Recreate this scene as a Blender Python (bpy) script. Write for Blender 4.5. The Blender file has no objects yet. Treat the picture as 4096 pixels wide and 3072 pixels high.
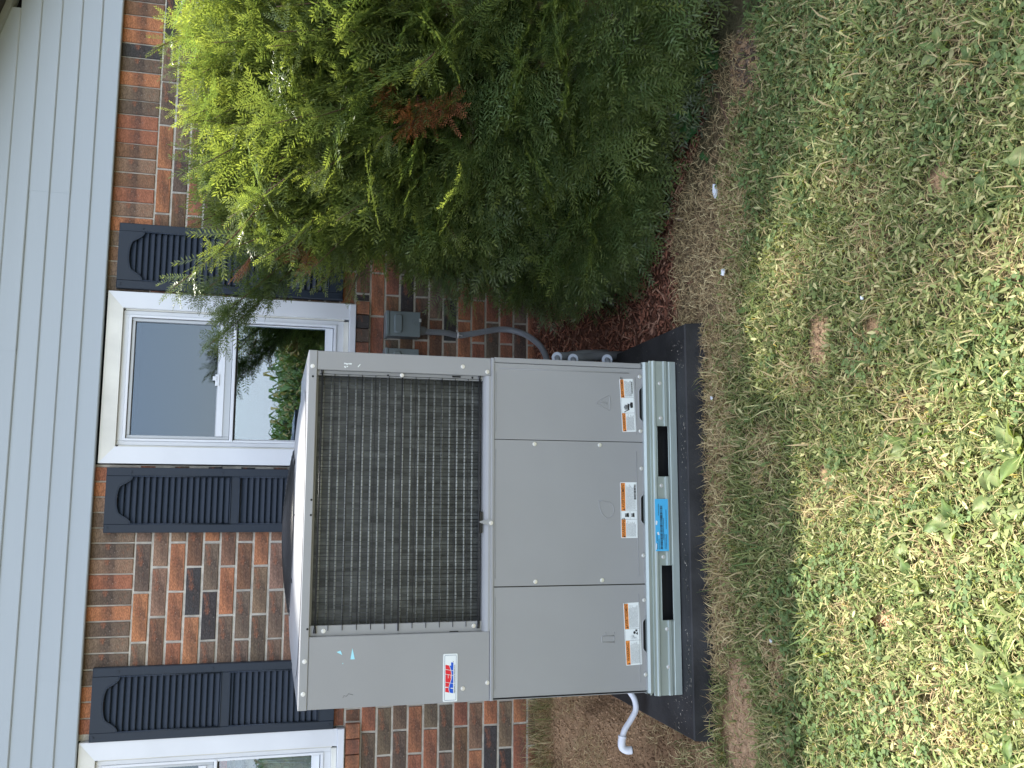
import bpy, math, random
import numpy as np
from mathutils import Vector, Matrix, noise as mnoise

random.seed(7)
rng = np.random.default_rng(7)
S = bpy.context.scene
COL = S.collection
R = math.radians

# ------------------------------------------------------------------ camera
# world: X right along the house wall, Y into the house (brick face at Y=0), Z up.
cam_d = bpy.data.cameras.new('camera')
cam = bpy.data.objects.new('camera', cam_d)
COL.objects.link(cam)
yaw, pit, rol = 0.139, 0.2524, -0.0368
cp = Vector((0.0129, -4.139, 1.4092))
fw = Vector((math.sin(yaw) * math.cos(pit), math.cos(yaw) * math.cos(pit), -math.sin(pit)))
r0 = Vector((math.cos(yaw), -math.sin(yaw), 0))
d0 = fw.cross(r0)
rr = math.cos(rol) * r0 + math.sin(rol) * d0
dd = -math.sin(rol) * r0 + math.cos(rol) * d0
# the phone was held on its side: picture-right is down, picture-up is right
cam.matrix_world = Matrix(((dd.x, rr.x, -fw.x, cp.x), (dd.y, rr.y, -fw.y, cp.y), (dd.z, rr.z, -fw.z, cp.z), (0, 0, 0, 1)))
cam_d.sensor_width = 36
cam_d.lens = 3668 / 4096 * 36
cam_d.clip_start = 0.05
cam_d.clip_end = 1500
S.camera = cam

# ------------------------------------------------------------------ light
SUN = Vector((0.15, 0.47, 1.0)).normalized()
elev = math.asin(SUN.z)
W = bpy.data.worlds.new('World'); S.world = W; W.use_nodes = True
nt = W.node_tree
for n in list(nt.nodes): nt.nodes.remove(n)
out = nt.nodes.new('ShaderNodeOutputWorld'); bg = nt.nodes.new('ShaderNodeBackground')
sky = nt.nodes.new('ShaderNodeTexSky'); sky.sky_type = 'NISHITA'; sky.sun_disc = False
sky.sun_elevation = elev; sky.sun_rotation = math.atan2(SUN.x, SUN.y)
sky.air_density = 1.0; sky.dust_density = .8
tc = nt.nodes.new('ShaderNodeTexCoord'); mp = nt.nodes.new('ShaderNodeMapping')
mp.inputs['Scale'].default_value = (1.2, 1.2, 3.2)
cn = nt.nodes.new('ShaderNodeTexNoise'); cn.inputs['Scale'].default_value = 3.6; cn.inputs['Detail'].default_value = 7; cn.inputs['Roughness'].default_value = .55
cr = nt.nodes.new('ShaderNodeValToRGB'); cr.color_ramp.elements[0].position = .47; cr.color_ramp.elements[1].position = .74
cr.color_ramp.elements[0].color = (.30, .30, .30, 1); cr.color_ramp.elements[1].color = (.92, .92, .92, 1)
mx = nt.nodes.new('ShaderNodeMix'); mx.data_type = 'RGBA'
mx.inputs['B'].default_value = (4.6, 4.5, 4.5, 1)
nt.links.new(tc.outputs['Generated'], mp.inputs['Vector']); nt.links.new(mp.outputs[0], cn.inputs['Vector'])
nt.links.new(cn.outputs['Fac'], cr.inputs[0])
sx_ = nt.nodes.new('ShaderNodeSeparateXYZ'); nt.links.new(tc.outputs['Generated'], sx_.inputs[0])
hr = nt.nodes.new('ShaderNodeMapRange'); hr.inputs['From Min'].default_value = .34; hr.inputs['From Max'].default_value = .02; hr.inputs['To Max'].default_value = .85
nt.links.new(sx_.outputs['Z'], hr.inputs['Value'])
mxx = nt.nodes.new('ShaderNodeMath'); mxx.operation = 'MAXIMUM'; nt.links.new(cr.outputs[0], mxx.inputs[0]); nt.links.new(hr.outputs[0], mxx.inputs[1])
nt.links.new(mxx.outputs[0], mx.inputs['Factor'])
nt.links.new(sky.outputs[0], mx.inputs['A']); nt.links.new(mx.outputs['Result'], bg.inputs['Color'])
bg.inputs['Strength'].default_value = 0.135
nt.links.new(bg.outputs[0], out.inputs[0])
sd = bpy.data.lights.new('sun', 'SUN'); sd.energy = 3.9; sd.angle = R(1.2); sd.color = (1, .95, .86)
so = bpy.data.objects.new('sun', sd); COL.objects.link(so)
so.rotation_euler = SUN.to_track_quat('Z', 'Y').to_euler()
so.location = (3, 3, 8)
S.view_settings.view_transform = 'Standard'; S.view_settings.look = 'None'
S.view_settings.gamma = 1; S.view_settings.exposure = 2.0
S.view_settings.use_curve_mapping = False
S.render.engine = 'CYCLES'
S.cycles.max_bounces = 8; S.cycles.diffuse_bounces = 4; S.cycles.glossy_bounces = 3
S.cycles.transmission_bounces = 4; S.cycles.transparent_max_bounces = 8
S.cycles.use_denoising = True

# ------------------------------------------------------------------ materials
def nodes(m):
    m.use_nodes = True
    t = m.node_tree
    return t, t.nodes['Principled BSDF']

def mat(name, col, rough=.6, metal=0., spec=.5, bump=0., bscale=60., vary=0., vscale=8., stretch=(1, 1, 1), coat=0.):
    m = bpy.data.materials.new(name)
    t, b = nodes(m)
    b.inputs['Base Color'].default_value = (*col, 1); b.inputs['Roughness'].default_value = rough
    b.inputs['Metallic'].default_value = metal; b.inputs['Specular IOR Level'].default_value = spec
    b.inputs['Coat Weight'].default_value = coat
    tcn = t.nodes.new('ShaderNodeTexCoord'); mpn = t.nodes.new('ShaderNodeMapping')
    mpn.inputs['Scale'].default_value = stretch
    t.links.new(tcn.outputs['Object'], mpn.inputs['Vector'])
    if bump:
        n = t.nodes.new('ShaderNodeTexNoise'); n.inputs['Scale'].default_value = bscale; n.inputs['Detail'].default_value = 4
        bp = t.nodes.new('ShaderNodeBump'); bp.inputs['Strength'].default_value = bump; bp.inputs['Distance'].default_value = .004
        t.links.new(mpn.outputs[0], n.inputs['Vector']); t.links.new(n.outputs['Fac'], bp.inputs['Height']); t.links.new(bp.outputs[0], b.inputs['Normal'])
    if vary:
        n = t.nodes.new('ShaderNodeTexNoise'); n.inputs['Scale'].default_value = vscale; n.inputs['Detail'].default_value = 5
        mr = t.nodes.new('ShaderNodeMapRange'); mr.inputs['From Min'].default_value = .3; mr.inputs['From Max'].default_value = .7
        mr.inputs['To Min'].default_value = 1 - vary; mr.inputs['To Max'].default_value = 1 + vary
        mm = t.nodes.new('ShaderNodeMix'); mm.data_type = 'RGBA'; mm.blend_type = 'MULTIPLY'; mm.inputs['Factor'].default_value = 1
        mm.inputs['A'].default_value = (*col, 1)
        t.links.new(mpn.outputs[0], n.inputs['Vector']); t.links.new(n.outputs['Fac'], mr.inputs['Value']); t.links.new(mr.outputs[0], mm.inputs['B'])
        t.links.new(mm.outputs['Result'], b.inputs['Base Color'])
        mr2 = t.nodes.new('ShaderNodeMapRange'); mr2.inputs['To Min'].default_value = max(.05, rough - .12); mr2.inputs['To Max'].default_value = min(1, rough + .12)
        t.links.new(n.outputs['Fac'], mr2.inputs['Value']); t.links.new(mr2.outputs[0], b.inputs['Roughness'])
    return m

def leafmat(name, trans=.35, rough=.4, spec=.5, veins=False):
    """vertex coloured foliage: diffuse, light let through, a waxy shine"""
    m = bpy.data.materials.new(name); t, b = nodes(m)
    at = t.nodes.new('ShaderNodeAttribute'); at.attribute_name = 'Col'
    b.inputs['Roughness'].default_value = rough; b.inputs['Specular IOR Level'].default_value = spec
    t.links.new(at.outputs['Color'], b.inputs['Base Color'])
    tr = t.nodes.new('ShaderNodeBsdfTranslucent'); hs = t.nodes.new('ShaderNodeMix'); hs.data_type = 'RGBA'; hs.blend_type = 'MULTIPLY'
    hs.inputs['Factor'].default_value = 1; hs.inputs['B'].default_value = (1.75, 1.75, .8, 1)
    t.links.new(at.outputs['Color'], hs.inputs['A']); t.links.new(hs.outputs['Result'], tr.inputs['Color'])
    ms = t.nodes.new('ShaderNodeMixShader'); ms.inputs[0].default_value = trans
    t.links.new(b.outputs[0], ms.inputs[1]); t.links.new(tr.outputs[0], ms.inputs[2])
    t.links.new(ms.outputs[0], t.nodes['Material Output'].inputs[0])
    return m

M = {}
M['paint'] = mat('grey_cabinet_paint', (.287, .289, .287), .42, spec=.45, bump=.05, bscale=500, vary=.045, vscale=3)
M['paint_lite'] = mat('grey_cabinet_paint_edge', (.30, .304, .304), .38, spec=.5, vary=.03)
M['galv'] = mat('galvanised_steel', (.42, .48, .455), .42, metal=.55, vary=.16, vscale=14, stretch=(.15, 1, 1), bump=.04, bscale=80)
M['screw'] = mat('zinc_screw', (.78, .78, .77), .28, metal=.55)
M['black_wire'] = mat('black_coated_wire', (.012, .012, .013), .4)
M['tube'] = mat('coil_tube_aluminium', (.30, .31, .29), .5, metal=.3, vary=.35, vscale=25)
M['void'] = mat('unlit_cavity', (.006, .006, .006), .9)
M['plastic_pad'] = mat('black_composite_pad', (.027, .027, .028), .6, spec=.3, bump=.25, bscale=160, vary=.5, vscale=7)
M['white'] = mat('white_vinyl', (.72, .74, .76), .45, vary=.04, vscale=6)
M['cream'] = mat('weathered_white_trim', (.70, .69, .62), .5, vary=.12, vscale=7, bump=.1, bscale=60)
M['sash'] = mat('white_sash', (.76, .78, .80), .35, vary=.03)
M['alu'] = mat('mill_aluminium_screen_frame', (.5, .52, .53), .45, metal=.3)
M['siding'] = mat('pale_grey_vinyl_siding', (.37, .415, .44), .5, vary=.05, vscale=2.5, bump=.08, bscale=90, stretch=(.08, 1, 1))
M['shutter'] = mat('navy_shutter_vinyl', (.017, .026, .040), .5, spec=.38, vary=.15, vscale=9, bump=.12, bscale=70, stretch=(1, 1, .12))
M['boxgrey'] = mat('grey_powder_coat_box', (.165, .20, .205), .42, vary=.06, vscale=12)
M['conduit'] = mat('grey_flexible_conduit', (.20, .215, .23), .45, vary=.08)
M['pipe_grey'] = mat('grey_pipe', (.17, .18, .185), .5, vary=.1)
M['ring'] = mat('pale_grey_plastic_ring', (.52, .57, .64), .4)
M['pvc'] = mat('white_pvc', (.72, .74, .80), .3, vary=.03)
M['label'] = mat('white_sticker', (.74, .78, .77), .35)
M['orange'] = mat('orange_print', (.80, .27, .05), .4)
M['ink'] = mat('black_print', (.015, .015, .017), .5)
M['red'] = mat('red_print', (.68, .015, .03), .35)
M['blue'] = mat('blue_print', (.0, .08, .52), .35)
M['navy'] = mat('dark_blue_line', (.01, .05, .17), .4)
M['bluelabel'] = mat('bright_blue_sticker', (.07, .42, .72), .35, vary=.06)
M['paleblue'] = mat('pale_blue_sticker_scrap', (.35, .72, .82), .4)
M['stem'] = mat('bark', (.10, .055, .032), .8, bump=.5, bscale=200, vary=.3)
M['mortar'] = mat('mortar', (.58, .545, .47), .95, bump=.9, bscale=260, vary=.22, vscale=30)
M['roof'] = mat('dark_roof', (.05, .05, .05), .9)
M['fascia'] = mat('grey_fascia', (.30, .33, .32), .5)
M['room'] = mat('unlit_room', (.03, .03, .03), .9)
M['blind'] = mat('cream_blind', (.55, .53, .46), .8, vary=.05)
M['redcloth'] = mat('red_cloth', (.5, .04, .02), .7)
M['greycloth'] = mat('grey_cloth', (.22, .23, .24), .8, vary=.5, vscale=20)
M['paper'] = mat('white_plastic_scrap', (.78, .82, .88), .5, bump=.3, bscale=90)
M['chip'] = mat('red_brown_bark_chip', (.13, .05, .032), .85, bump=.6, bscale=300, vary=.3, vscale=30)

# brick: one colour per brick, blotches, fire marks and specks from world position
def brickmat(name, attr):
    m = bpy.data.materials.new(name); t, b = nodes(m)
    L = t.links.new
    if attr:
        oi = t.nodes.new('ShaderNodeAttribute'); oi.attribute_name = 'Col'
    else:
        oi = t.nodes.new('ShaderNodeObjectInfo')
    g = t.nodes.new('ShaderNodeTexCoord')
    n1 = t.nodes.new('ShaderNodeTexNoise'); n1.inputs['Scale'].default_value = 22; n1.inputs['Detail'].default_value = 6; n1.inputs['Roughness'].default_value = .65
    n2 = t.nodes.new('ShaderNodeTexNoise'); n2.inputs['Scale'].default_value = 9; n2.inputs['Detail'].default_value = 4
    n3 = t.nodes.new('ShaderNodeTexNoise'); n3.inputs['Scale'].default_value = 240; n3.inputs['Detail'].default_value = 3
    n4 = t.nodes.new('ShaderNodeTexVoronoi'); n4.inputs['Scale'].default_value = 75
    mp_ = t.nodes.new('ShaderNodeMapping'); mp_.inputs['Scale'].default_value = (.5, 1, 1.4)
    L(g.outputs['Object'], mp_.inputs['Vector'])
    for n in (n1, n2, n3, n4): L(mp_.outputs[0], n.inputs['Vector'])
    def ramp(src, a, bb):
        c = t.nodes.new('ShaderNodeMapRange'); c.inputs['From Min'].default_value = a; c.inputs['From Max'].default_value = bb
        L(src, c.inputs['Value']); return c.outputs[0]
    def mix(a, bcol, f, mode='MIX'):
        x = t.nodes.new('ShaderNodeMix'); x.data_type = 'RGBA'; x.blend_type = mode
        if isinstance(f, float): x.inputs['Factor'].default_value = f
        else: L(f, x.inputs['Factor'])
        L(a, x.inputs['A'])
        if isinstance(bcol, tuple): x.inputs['B'].default_value = bcol
        else: L(bcol, x.inputs['B'])
        return x.outputs['Result']
    c = oi.outputs['Color']
    mul = t.nodes.new('ShaderNodeMath'); mul.operation = 'MULTIPLY'; L(ramp(n2.outputs['Fac'], .50, .66), mul.inputs[0]); mul.inputs[1].default_value = .62
    c = mix(c, (.055, .045, .042, 1), mul.outputs[0])
    mul2 = t.nodes.new('ShaderNodeMath'); mul2.operation = 'MULTIPLY'; L(ramp(n1.outputs['Fac'], .54, .64), mul2.inputs[0]); mul2.inputs[1].default_value = .5
    c = mix(c, (.36, .135, .07, 1), mul2.outputs[0])
    mr = t.nodes.new('ShaderNodeMapRange'); mr.inputs['From Min'].default_value = .3; mr.inputs['From Max'].default_value = .7
    mr.inputs['To Min'].default_value = .60; mr.inputs['To Max'].default_value = 1.45; L(n3.outputs['Fac'], mr.inputs['Value'])
    c = mix(c, mr.outputs[0], 1.0, 'MULTIPLY')
    sp = t.nodes.new('ShaderNodeMath'); sp.operation = 'LESS_THAN'; sp.inputs[1].default_value = .07; L(n4.outputs['Distance'], sp.inputs[0])
    sp2 = t.nodes.new('ShaderNodeMath'); sp2.operation = 'MULTIPLY'; L(sp.outputs[0], sp2.inputs[0]); L(ramp(n2.outputs['Fac'], .42, .5), sp2.inputs[1])
    c = mix(c, (.5, .45, .38, 1), sp2.outputs[0])
    L(c, b.inputs['Base Color']); b.inputs['Roughness'].default_value = .82; b.inputs['Specular IOR Level'].default_value = .25
    bp = t.nodes.new('ShaderNodeBump'); bp.inputs['Strength'].default_value = .55; bp.inputs['Distance'].default_value = .004
    ad = t.nodes.new('ShaderNodeMath'); L(n3.outputs['Fac'], ad.inputs[0]); L(n1.outputs['Fac'], ad.inputs[1])
    L(ad.outputs[0], bp.inputs['Height']); L(bp.outputs[0], b.inputs['Normal'])
    return m
M['brick'] = brickmat('fired_brick', False)
M['brick_far'] = brickmat('fired_brick_joined', True)

# coil face: fine upright fins, slightly bent in places
def coilmat():
    m = bpy.data.materials.new('coil_fins'); t, b = nodes(m); L = t.links.new
    g = t.nodes.new('ShaderNodeTexCoord')
    w = t.nodes.new('ShaderNodeTexWave'); w.bands_direction = 'X'; w.inputs['Scale'].default_value = 95; w.inputs['Distortion'].default_value = .6; w.inputs['Detail'].default_value = 2
    L(g.outputs['Object'], w.inputs['Vector'])
    n = t.nodes.new('ShaderNodeTexNoise'); n.inputs['Scale'].default_value = 20; n.inputs['Detail'].default_value = 5
    mp_ = t.nodes.new('ShaderNodeMapping'); mp_.inputs['Scale'].default_value = (3, 1, .7); L(g.outputs['Object'], mp_.inputs['Vector']); L(mp_.outputs[0], n.inputs['Vector'])
    r1 = t.nodes.new('ShaderNodeValToRGB'); r1.color_ramp.elements[0].color = (.018, .019, .018, 1); r1.color_ramp.elements[1].color = (.095, .102, .094, 1)
    L(w.outputs['Fac'], r1.inputs[0])
    r2 = t.nodes.new('ShaderNodeMapRange'); r2.inputs['From Min'].default_value = .35; r2.inputs['From Max'].default_value = .7; r2.inputs['To Min'].default_value = .6; r2.inputs['To Max'].default_value = 1.7
    L(n.outputs['Fac'], r2.inputs['Value'])
    x = t.nodes.new('ShaderNodeMix'); x.data_type = 'RGBA'; x.blend_type = 'MULTIPLY'; x.inputs['Factor'].default_value = 1
    L(r1.outputs[0], x.inputs['A']); L(r2.outputs[0], x.inputs['B']); L(x.outputs['Result'], b.inputs['Base Color'])
    b.inputs['Roughness'].default_value = .5; b.inputs['Metallic'].default_value = .35
    return m
M['coil'] = coilmat()

def glassmat(name, refl, tint, rough=.0):
    m = bpy.data.materials.new(name); t, b = nodes(m); L = t.links.new
    t.nodes.remove(b)
    tr = t.nodes.new('ShaderNodeBsdfTransparent'); tr.inputs[0].default_value = (*tint, 1)
    gl = t.nodes.new('ShaderNodeBsdfGlossy'); gl.inputs['Roughness'].default_value = rough; gl.inputs['Color'].default_value = (.68, .82, 1, 1)
    g = t.nodes.new('ShaderNodeTexCoord')
    n = t.nodes.new('ShaderNodeTexNoise'); n.inputs['Scale'].default_value = 2.2; n.inputs['Detail'].default_value = 1
    bp = t.nodes.new('ShaderNodeBump'); bp.inputs['Strength'].default_value = .06; bp.inputs['Distance'].default_value = .02
    L(g.outputs['Object'], n.inputs['Vector']); L(n.outputs['Fac'], bp.inputs['Height']); L(bp.outputs[0], gl.inputs['Normal'])
    ms = t.nodes.new('ShaderNodeMixShader'); ms.inputs[0].default_value = refl
    L(tr.outputs[0], ms.inputs[1]); L(gl.outputs[0], ms.inputs[2]); L(ms.outputs[0], t.nodes['Material Output'].inputs[0])
    return m
M['pane'] = glassmat('window_glass', .21, (.75, .8, .8))
M['pane_far'] = glassmat('window_glass_inner', .12, (.85, .88, .88))
M['screen'] = glassmat('window_glass_behind_screen', .095, (.5, .53, .55), .02)
M['yew'] = leafmat('yew_needles', .45, .30, .55)
M['dead'] = leafmat('dead_yew_needles', .2, .6, .3)
M['grass'] = leafmat('grass_blades', .30, .6, .2)
M['weed'] = leafmat('weed_leaf', .28, .5, .25)
M['corn'] = leafmat('corn_leaf', .25, .5, .3)
M['litter'] = leafmat('dry_litter', .1, .85, .15)

# ------------------------------------------------------------------ helpers
def tag(o, label=None, cat=None, group=None, kind=None):
    if label: o['label'] = label
    if cat: o['category'] = cat
    if group: o['group'] = group
    if kind: o['kind'] = kind
    return o

def empty(name, loc=(0, 0, 0), parent=None):
    o = bpy.data.objects.new(name, None); COL.objects.link(o); o.location = loc; o.empty_display_size = .1
    if parent: o.parent = parent
    return o

def link(name, me, parent=None, mt=None):
    o = bpy.data.objects.new(name, me); COL.objects.link(o)
    if mt is not None and not me.materials: me.materials.append(mt)
    if parent is not None:
        o.parent = parent
        o.location = -Vector(off(parent)) + Vector((0, 0, 0))
    return o

def off(p):
    v = Vector((0, 0, 0))
    while p is not None:
        v += p.location; p = p.parent
    return v

class MB:
    """collects faces; all coordinates are world ones"""
    def __init__(s): s.v = []; s.f = []; s.sm = []
    def poly(s, pts, smooth=False):
        b = len(s.v); s.v += [tuple(p) for p in pts]; s.f.append(tuple(range(b, b + len(pts)))); s.sm.append(smooth)
    def faces(s, vs, fs, smooth=False):
        b = len(s.v); s.v += [tuple(p) for p in vs]
        for f in fs: s.f.append(tuple(b + i for i in f)); s.sm.append(smooth)
    def box(s, x0, x1, y0, y1, z0, z1, c=0.):
        """box; y0 is the side towards the camera; c chamfers the edges of that front face"""
        if x0 > x1: x0, x1 = x1, x0
        if y0 > y1: y0, y1 = y1, y0
        if z0 > z1: z0, z1 = z1, z0
        if c <= 0:
            v = [(x0, y0, z0), (x1, y0, z0), (x1, y1, z0), (x0, y1, z0), (x0, y0, z1), (x1, y0, z1), (x1, y1, z1), (x0, y1, z1)]
            s.faces(v, [(0, 3, 2, 1), (4, 5, 6, 7), (0, 1, 5, 4), (1, 2, 6, 5), (2, 3, 7, 6), (3, 0, 4, 7)])
        else:
            v = [(x0 + c, y0, z0 + c), (x1 - c, y0, z0 + c), (x1 - c, y0, z1 - c), (x0 + c, y0, z1 - c),
                 (x0, y0 + c, z0), (x1, y0 + c, z0), (x1, y0 + c, z1), (x0, y0 + c, z1),
                 (x0, y1, z0), (x1, y1, z0), (x1, y1, z1), (x0, y1, z1)]
            fs = [(0, 1, 2, 3)]
            for i in range(4):
                j = (i + 1) % 4
                fs += [(4 + i, 4 + j, j, i), (8 + i, 8 + j, 4 + j, 4 + i)]
            fs.append((11, 10, 9, 8))
            s.faces(v, fs)
        return s
    def prism(s, pts, y0, y1):
        """outline in X,Z (counter-clockwise seen from the camera) given depth along Y"""
        n = len(pts)
        v = [(x, y0, z) for x, z in pts] + [(x, y1, z) for x, z in pts]
        s.faces(v, [tuple(range(n)), tuple(range(2 * n - 1, n - 1, -1))] + [(i + n, (i + 1) % n + n, (i + 1) % n, i) for i in range(n)])
        return s
    def flat(s, pts, y):
        s.poly([(x, y, z) for x, z in pts]); return s
    def tube(s, path, r, n=10, cap=True, smooth=True):
        P = [Vector(p) for p in path]
        rad = r if isinstance(r, (list, tuple)) else [r] * len(P)
        up = Vector((0, 0, 1)); b0 = len(s.v); prev = None
        for i, p in enumerate(P):
            t = (P[min(i + 1, len(P) - 1)] - P[max(i - 1, 0)]).normalized()
            if prev is None:
                a = t.cross(up)
                if a.length < .05: a = t.cross(Vector((1, 0, 0)))
            else: a = prev - t * prev.dot(t)
            a.normalize(); prev = a; bb = t.cross(a)
            for k in range(n):
                an = 2 * math.pi * k / n
                s.v.append(tuple(p + (a * math.cos(an) + bb * math.sin(an)) * rad[i]))
        for i in range(len(P) - 1):
            for k in range(n):
                k2 = (k + 1) % n
                s.f.append((b0 + i * n + k, b0 + i * n + k2, b0 + (i + 1) * n + k2, b0 + (i + 1) * n + k)); s.sm.append(smooth)
        if cap:
            s.f.append(tuple(b0 + k for k in range(n))[::-1]); s.sm.append(False)
            e = b0 + (len(P) - 1) * n
            s.f.append(tuple(e + k for k in range(n))); s.sm.append(False)
        return s
    def build(s, name, mt, parent=None, center=True):
        v = np.array(s.v, float)
        c = v.mean(0) if center else np.zeros(3)
        me = bpy.data.meshes.new(name)
        me.from_pydata([tuple(p) for p in (v - c)], [], s.f)
        me.polygons.foreach_set('use_smooth', s.sm)
        me.materials.append(mt); me.update()
        o = bpy.data.objects.new(name, me); COL.objects.link(o)
        if parent is not None:
            o.parent = parent; o.location = Vector(c) - off(parent)
        else: o.location = Vector(c)
        return o

def npmesh(name, verts, faces, mt, col=None, parent=None, smooth=False):
    """fast mesh from arrays; faces (n,k) all of one size, or list of such arrays"""
    me = bpy.data.meshes.new(name)
    fl = faces if isinstance(faces, list) else [faces]
    me.vertices.add(len(verts)); me.vertices.foreach_set('co', np.asarray(verts, np.float32).ravel())
    loops = np.concatenate([f.ravel() for f in fl]).astype(np.int32)
    tot = np.concatenate([np.full(len(f), f.shape[1]) for f in fl]).astype(np.int32)
    st = np.concatenate([[0], np.cumsum(tot)[:-1]]).astype(np.int32)
    me.loops.add(len(loops)); me.loops.foreach_set('vertex_index', loops)
    me.polygons.add(len(tot)); me.polygons.foreach_set('loop_start', st); me.polygons.foreach_set('loop_total', tot)
    me.update(calc_edges=True)
    if smooth: me.polygons.foreach_set('use_smooth', np.ones(len(tot), bool))
    if col is not None:
        a = me.color_attributes.new('Col', 'FLOAT_COLOR', 'POINT')
        c4 = np.ones((len(verts), 4), np.float32); c4[:, :3] = col
        a.data.foreach_set('color', c4.ravel())
    me.materials.append(mt)
    o = bpy.data.objects.new(name, me); COL.objects.link(o)
    if parent is not None: o.parent = parent; o.location = -off(parent)
    return o

def bx(name, mt, parent, *a, c=0.):
    return MB().box(*a, c=c).build(name, mt, parent)

def share(o, loc, parent=None):
    """another piece like o (shared mesh) with its centre at loc in world coordinates"""
    c = o.copy(); COL.objects.link(c)
    c.parent = parent if parent is not None else o.parent
    c.location = Vector(loc) - (off(c.parent) if c.parent else Vector())
    return c

def text(s, size, x, z, y, mt, parent, name='lettering', align='LEFT', rot=0., sx=1., bold=0.):
    cu = bpy.data.curves.new('t', 'FONT'); cu.body = s; cu.size = size; cu.align_x = align; cu.align_y = 'CENTER'; cu.offset = bold
    cu.resolution_u = 2
    o = bpy.data.objects.new('t', cu); COL.objects.link(o)
    dg = bpy.context.evaluated_depsgraph_get(); me = bpy.data.meshes.new_from_object(o.evaluated_get(dg))
    bpy.data.objects.remove(o); bpy.data.curves.remove(cu)
    ca, sa = math.cos(rot), math.sin(rot)
    for v in me.vertices:
        px, pz = v.co.x * sx, v.co.y
        v.co = (px * ca - pz * sa, 0, px * sa + pz * ca)
    me.name = name; me.materials.clear(); me.materials.append(mt)
    ob = bpy.data.objects.new(name, me); COL.objects.link(ob); ob.parent = parent
    ob.location = Vector((x, y, z)) - off(parent)
    return ob

def smooth_path(pts, n=8):
    """Catmull-Rom through the points"""
    P = [Vector(p) for p in pts]; P = [2 * P[0] - P[1]] + P + [2 * P[-1] - P[-2]]
    o = []
    for i in range(1, len(P) - 2):
        a, b, c, d = P[i - 1:i + 3]
        for k in range(n):
            t = k / n
            o.append(.5 * ((2 * b) + (c - a) * t + (2 * a - 5 * b + 4 * c - d) * t * t + (3 * b - a - 3 * c + d) * t ** 3))
    o.append(P[-2]); return o

# ------------------------------------------------------------------ ground
def smst(a, b, x):
    t = np.clip((x - a) / (b - a), 0, 1); return t * t * (3 - 2 * t)
def vnoise(x, y, s, seed=0):
    """cheap smooth value noise on arrays, 0..1"""
    x = np.asarray(x, float) * s + seed * 17.13; y = np.asarray(y, float) * s + seed * 9.71
    xi = np.floor(x).astype(np.int64); yi = np.floor(y).astype(np.int64); fx = x - xi; fy = y - yi
    fx = fx * fx * (3 - 2 * fx); fy = fy * fy * (3 - 2 * fy)
    def h(a, b):
        n = (a * 374761393 + b * 668265263 + seed * 1442695041) & 0xffffffff
        n = ((n ^ (n >> 13)) * 1274126177) & 0xffffffff
        return ((n ^ (n >> 16)) & 0xffff) / 65535.
    return (h(xi, yi) * (1 - fx) + h(xi + 1, yi) * fx) * (1 - fy) + (h(xi, yi + 1) * (1 - fx) + h(xi + 1, yi + 1) * fx) * fy
def fbm(x, y, s, seed=0):
    return .55 * vnoise(x, y, s, seed) + .3 * vnoise(x, y, s * 2.1, seed + 1) + .15 * vnoise(x, y, s * 4.3, seed + 2)

PADX0, PADX1, PADY0, PADY1, PADZ = -.722, .632, -1.338, -.42, .078
def gz(x, y):
    x = np.asarray(x, float); y = np.asarray(y, float)
    t = np.clip((y + 1.35) / 1.35, 0, 1)
    up = .222 * t ** 1.7
    front = np.minimum(0, y + 1.35) * .03
    z = up + np.where(y < -1.35, np.maximum(front, -.9), 0)
    inpad = smst(.12, 0, np.maximum(np.maximum(PADX0 - x, x - PADX1), 0)) * smst(-.30, -.42, y)
    z = z * (1 - inpad) + np.minimum(z, .035) * inpad
    rough = (fbm(x, y, 9, 3) - .5) * .022 * smst(0, .1, -y)
    return z + rough * (1 - inpad * .7)

BARE = [(.47, -1.98, .065, .05), (.456, -2.20, .03, .03), (-.66, -1.50, .24, .10), (-.25, -2.18, .03, .05),
        (-.42, -1.72, .05, .05), (1.42, -1.66, .12, .10), (.75, -2.45, .035, .03), (.10, -1.98, .03, .03)]
def bare(x, y):
    b = np.zeros_like(np.asarray(x, float))
    wob = (fbm(x, y, 22, 8) - .5) * .9
    for cx, cy, ax, ay in BARE:
        d = ((x - cx) / ax) ** 2 + ((y - cy) / ay) ** 2
        b = np.maximum(b, smst(1.5, .5, d + wob))
    return b
def mulchm(x, y):
    e = -1.16 + (fbm(x, y, 5, 4) - .5) * .18 - .25 * smst(1.0, 1.6, x)
    return smst(-.03, .03, y - e) * smst(.55, .62, x)
def soilm(x, y):
    return smst(-.54, -.60, x) * smst(-1.40, -1.30, y + (fbm(x, y, 6, 5) - .5) * .2)
def strawm(x, y):
    """withered thatch: a band along the pad and the strip between mulch and lawn"""
    n = fbm(x, y, 6, 6)
    band = smst(-1.54, -1.42, y + (n - .5) * .12) * (x < .75) * (x > -.5)
    right = smst(-1.66, -1.45, y + (n - .5) * .16) * (x >= .6) * smst(1.35, 1.0, x)
    pt = smst(.52, .68, n) * .6
    return np.clip(np.maximum(np.maximum(band, right), pt), 0, 1)

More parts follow.
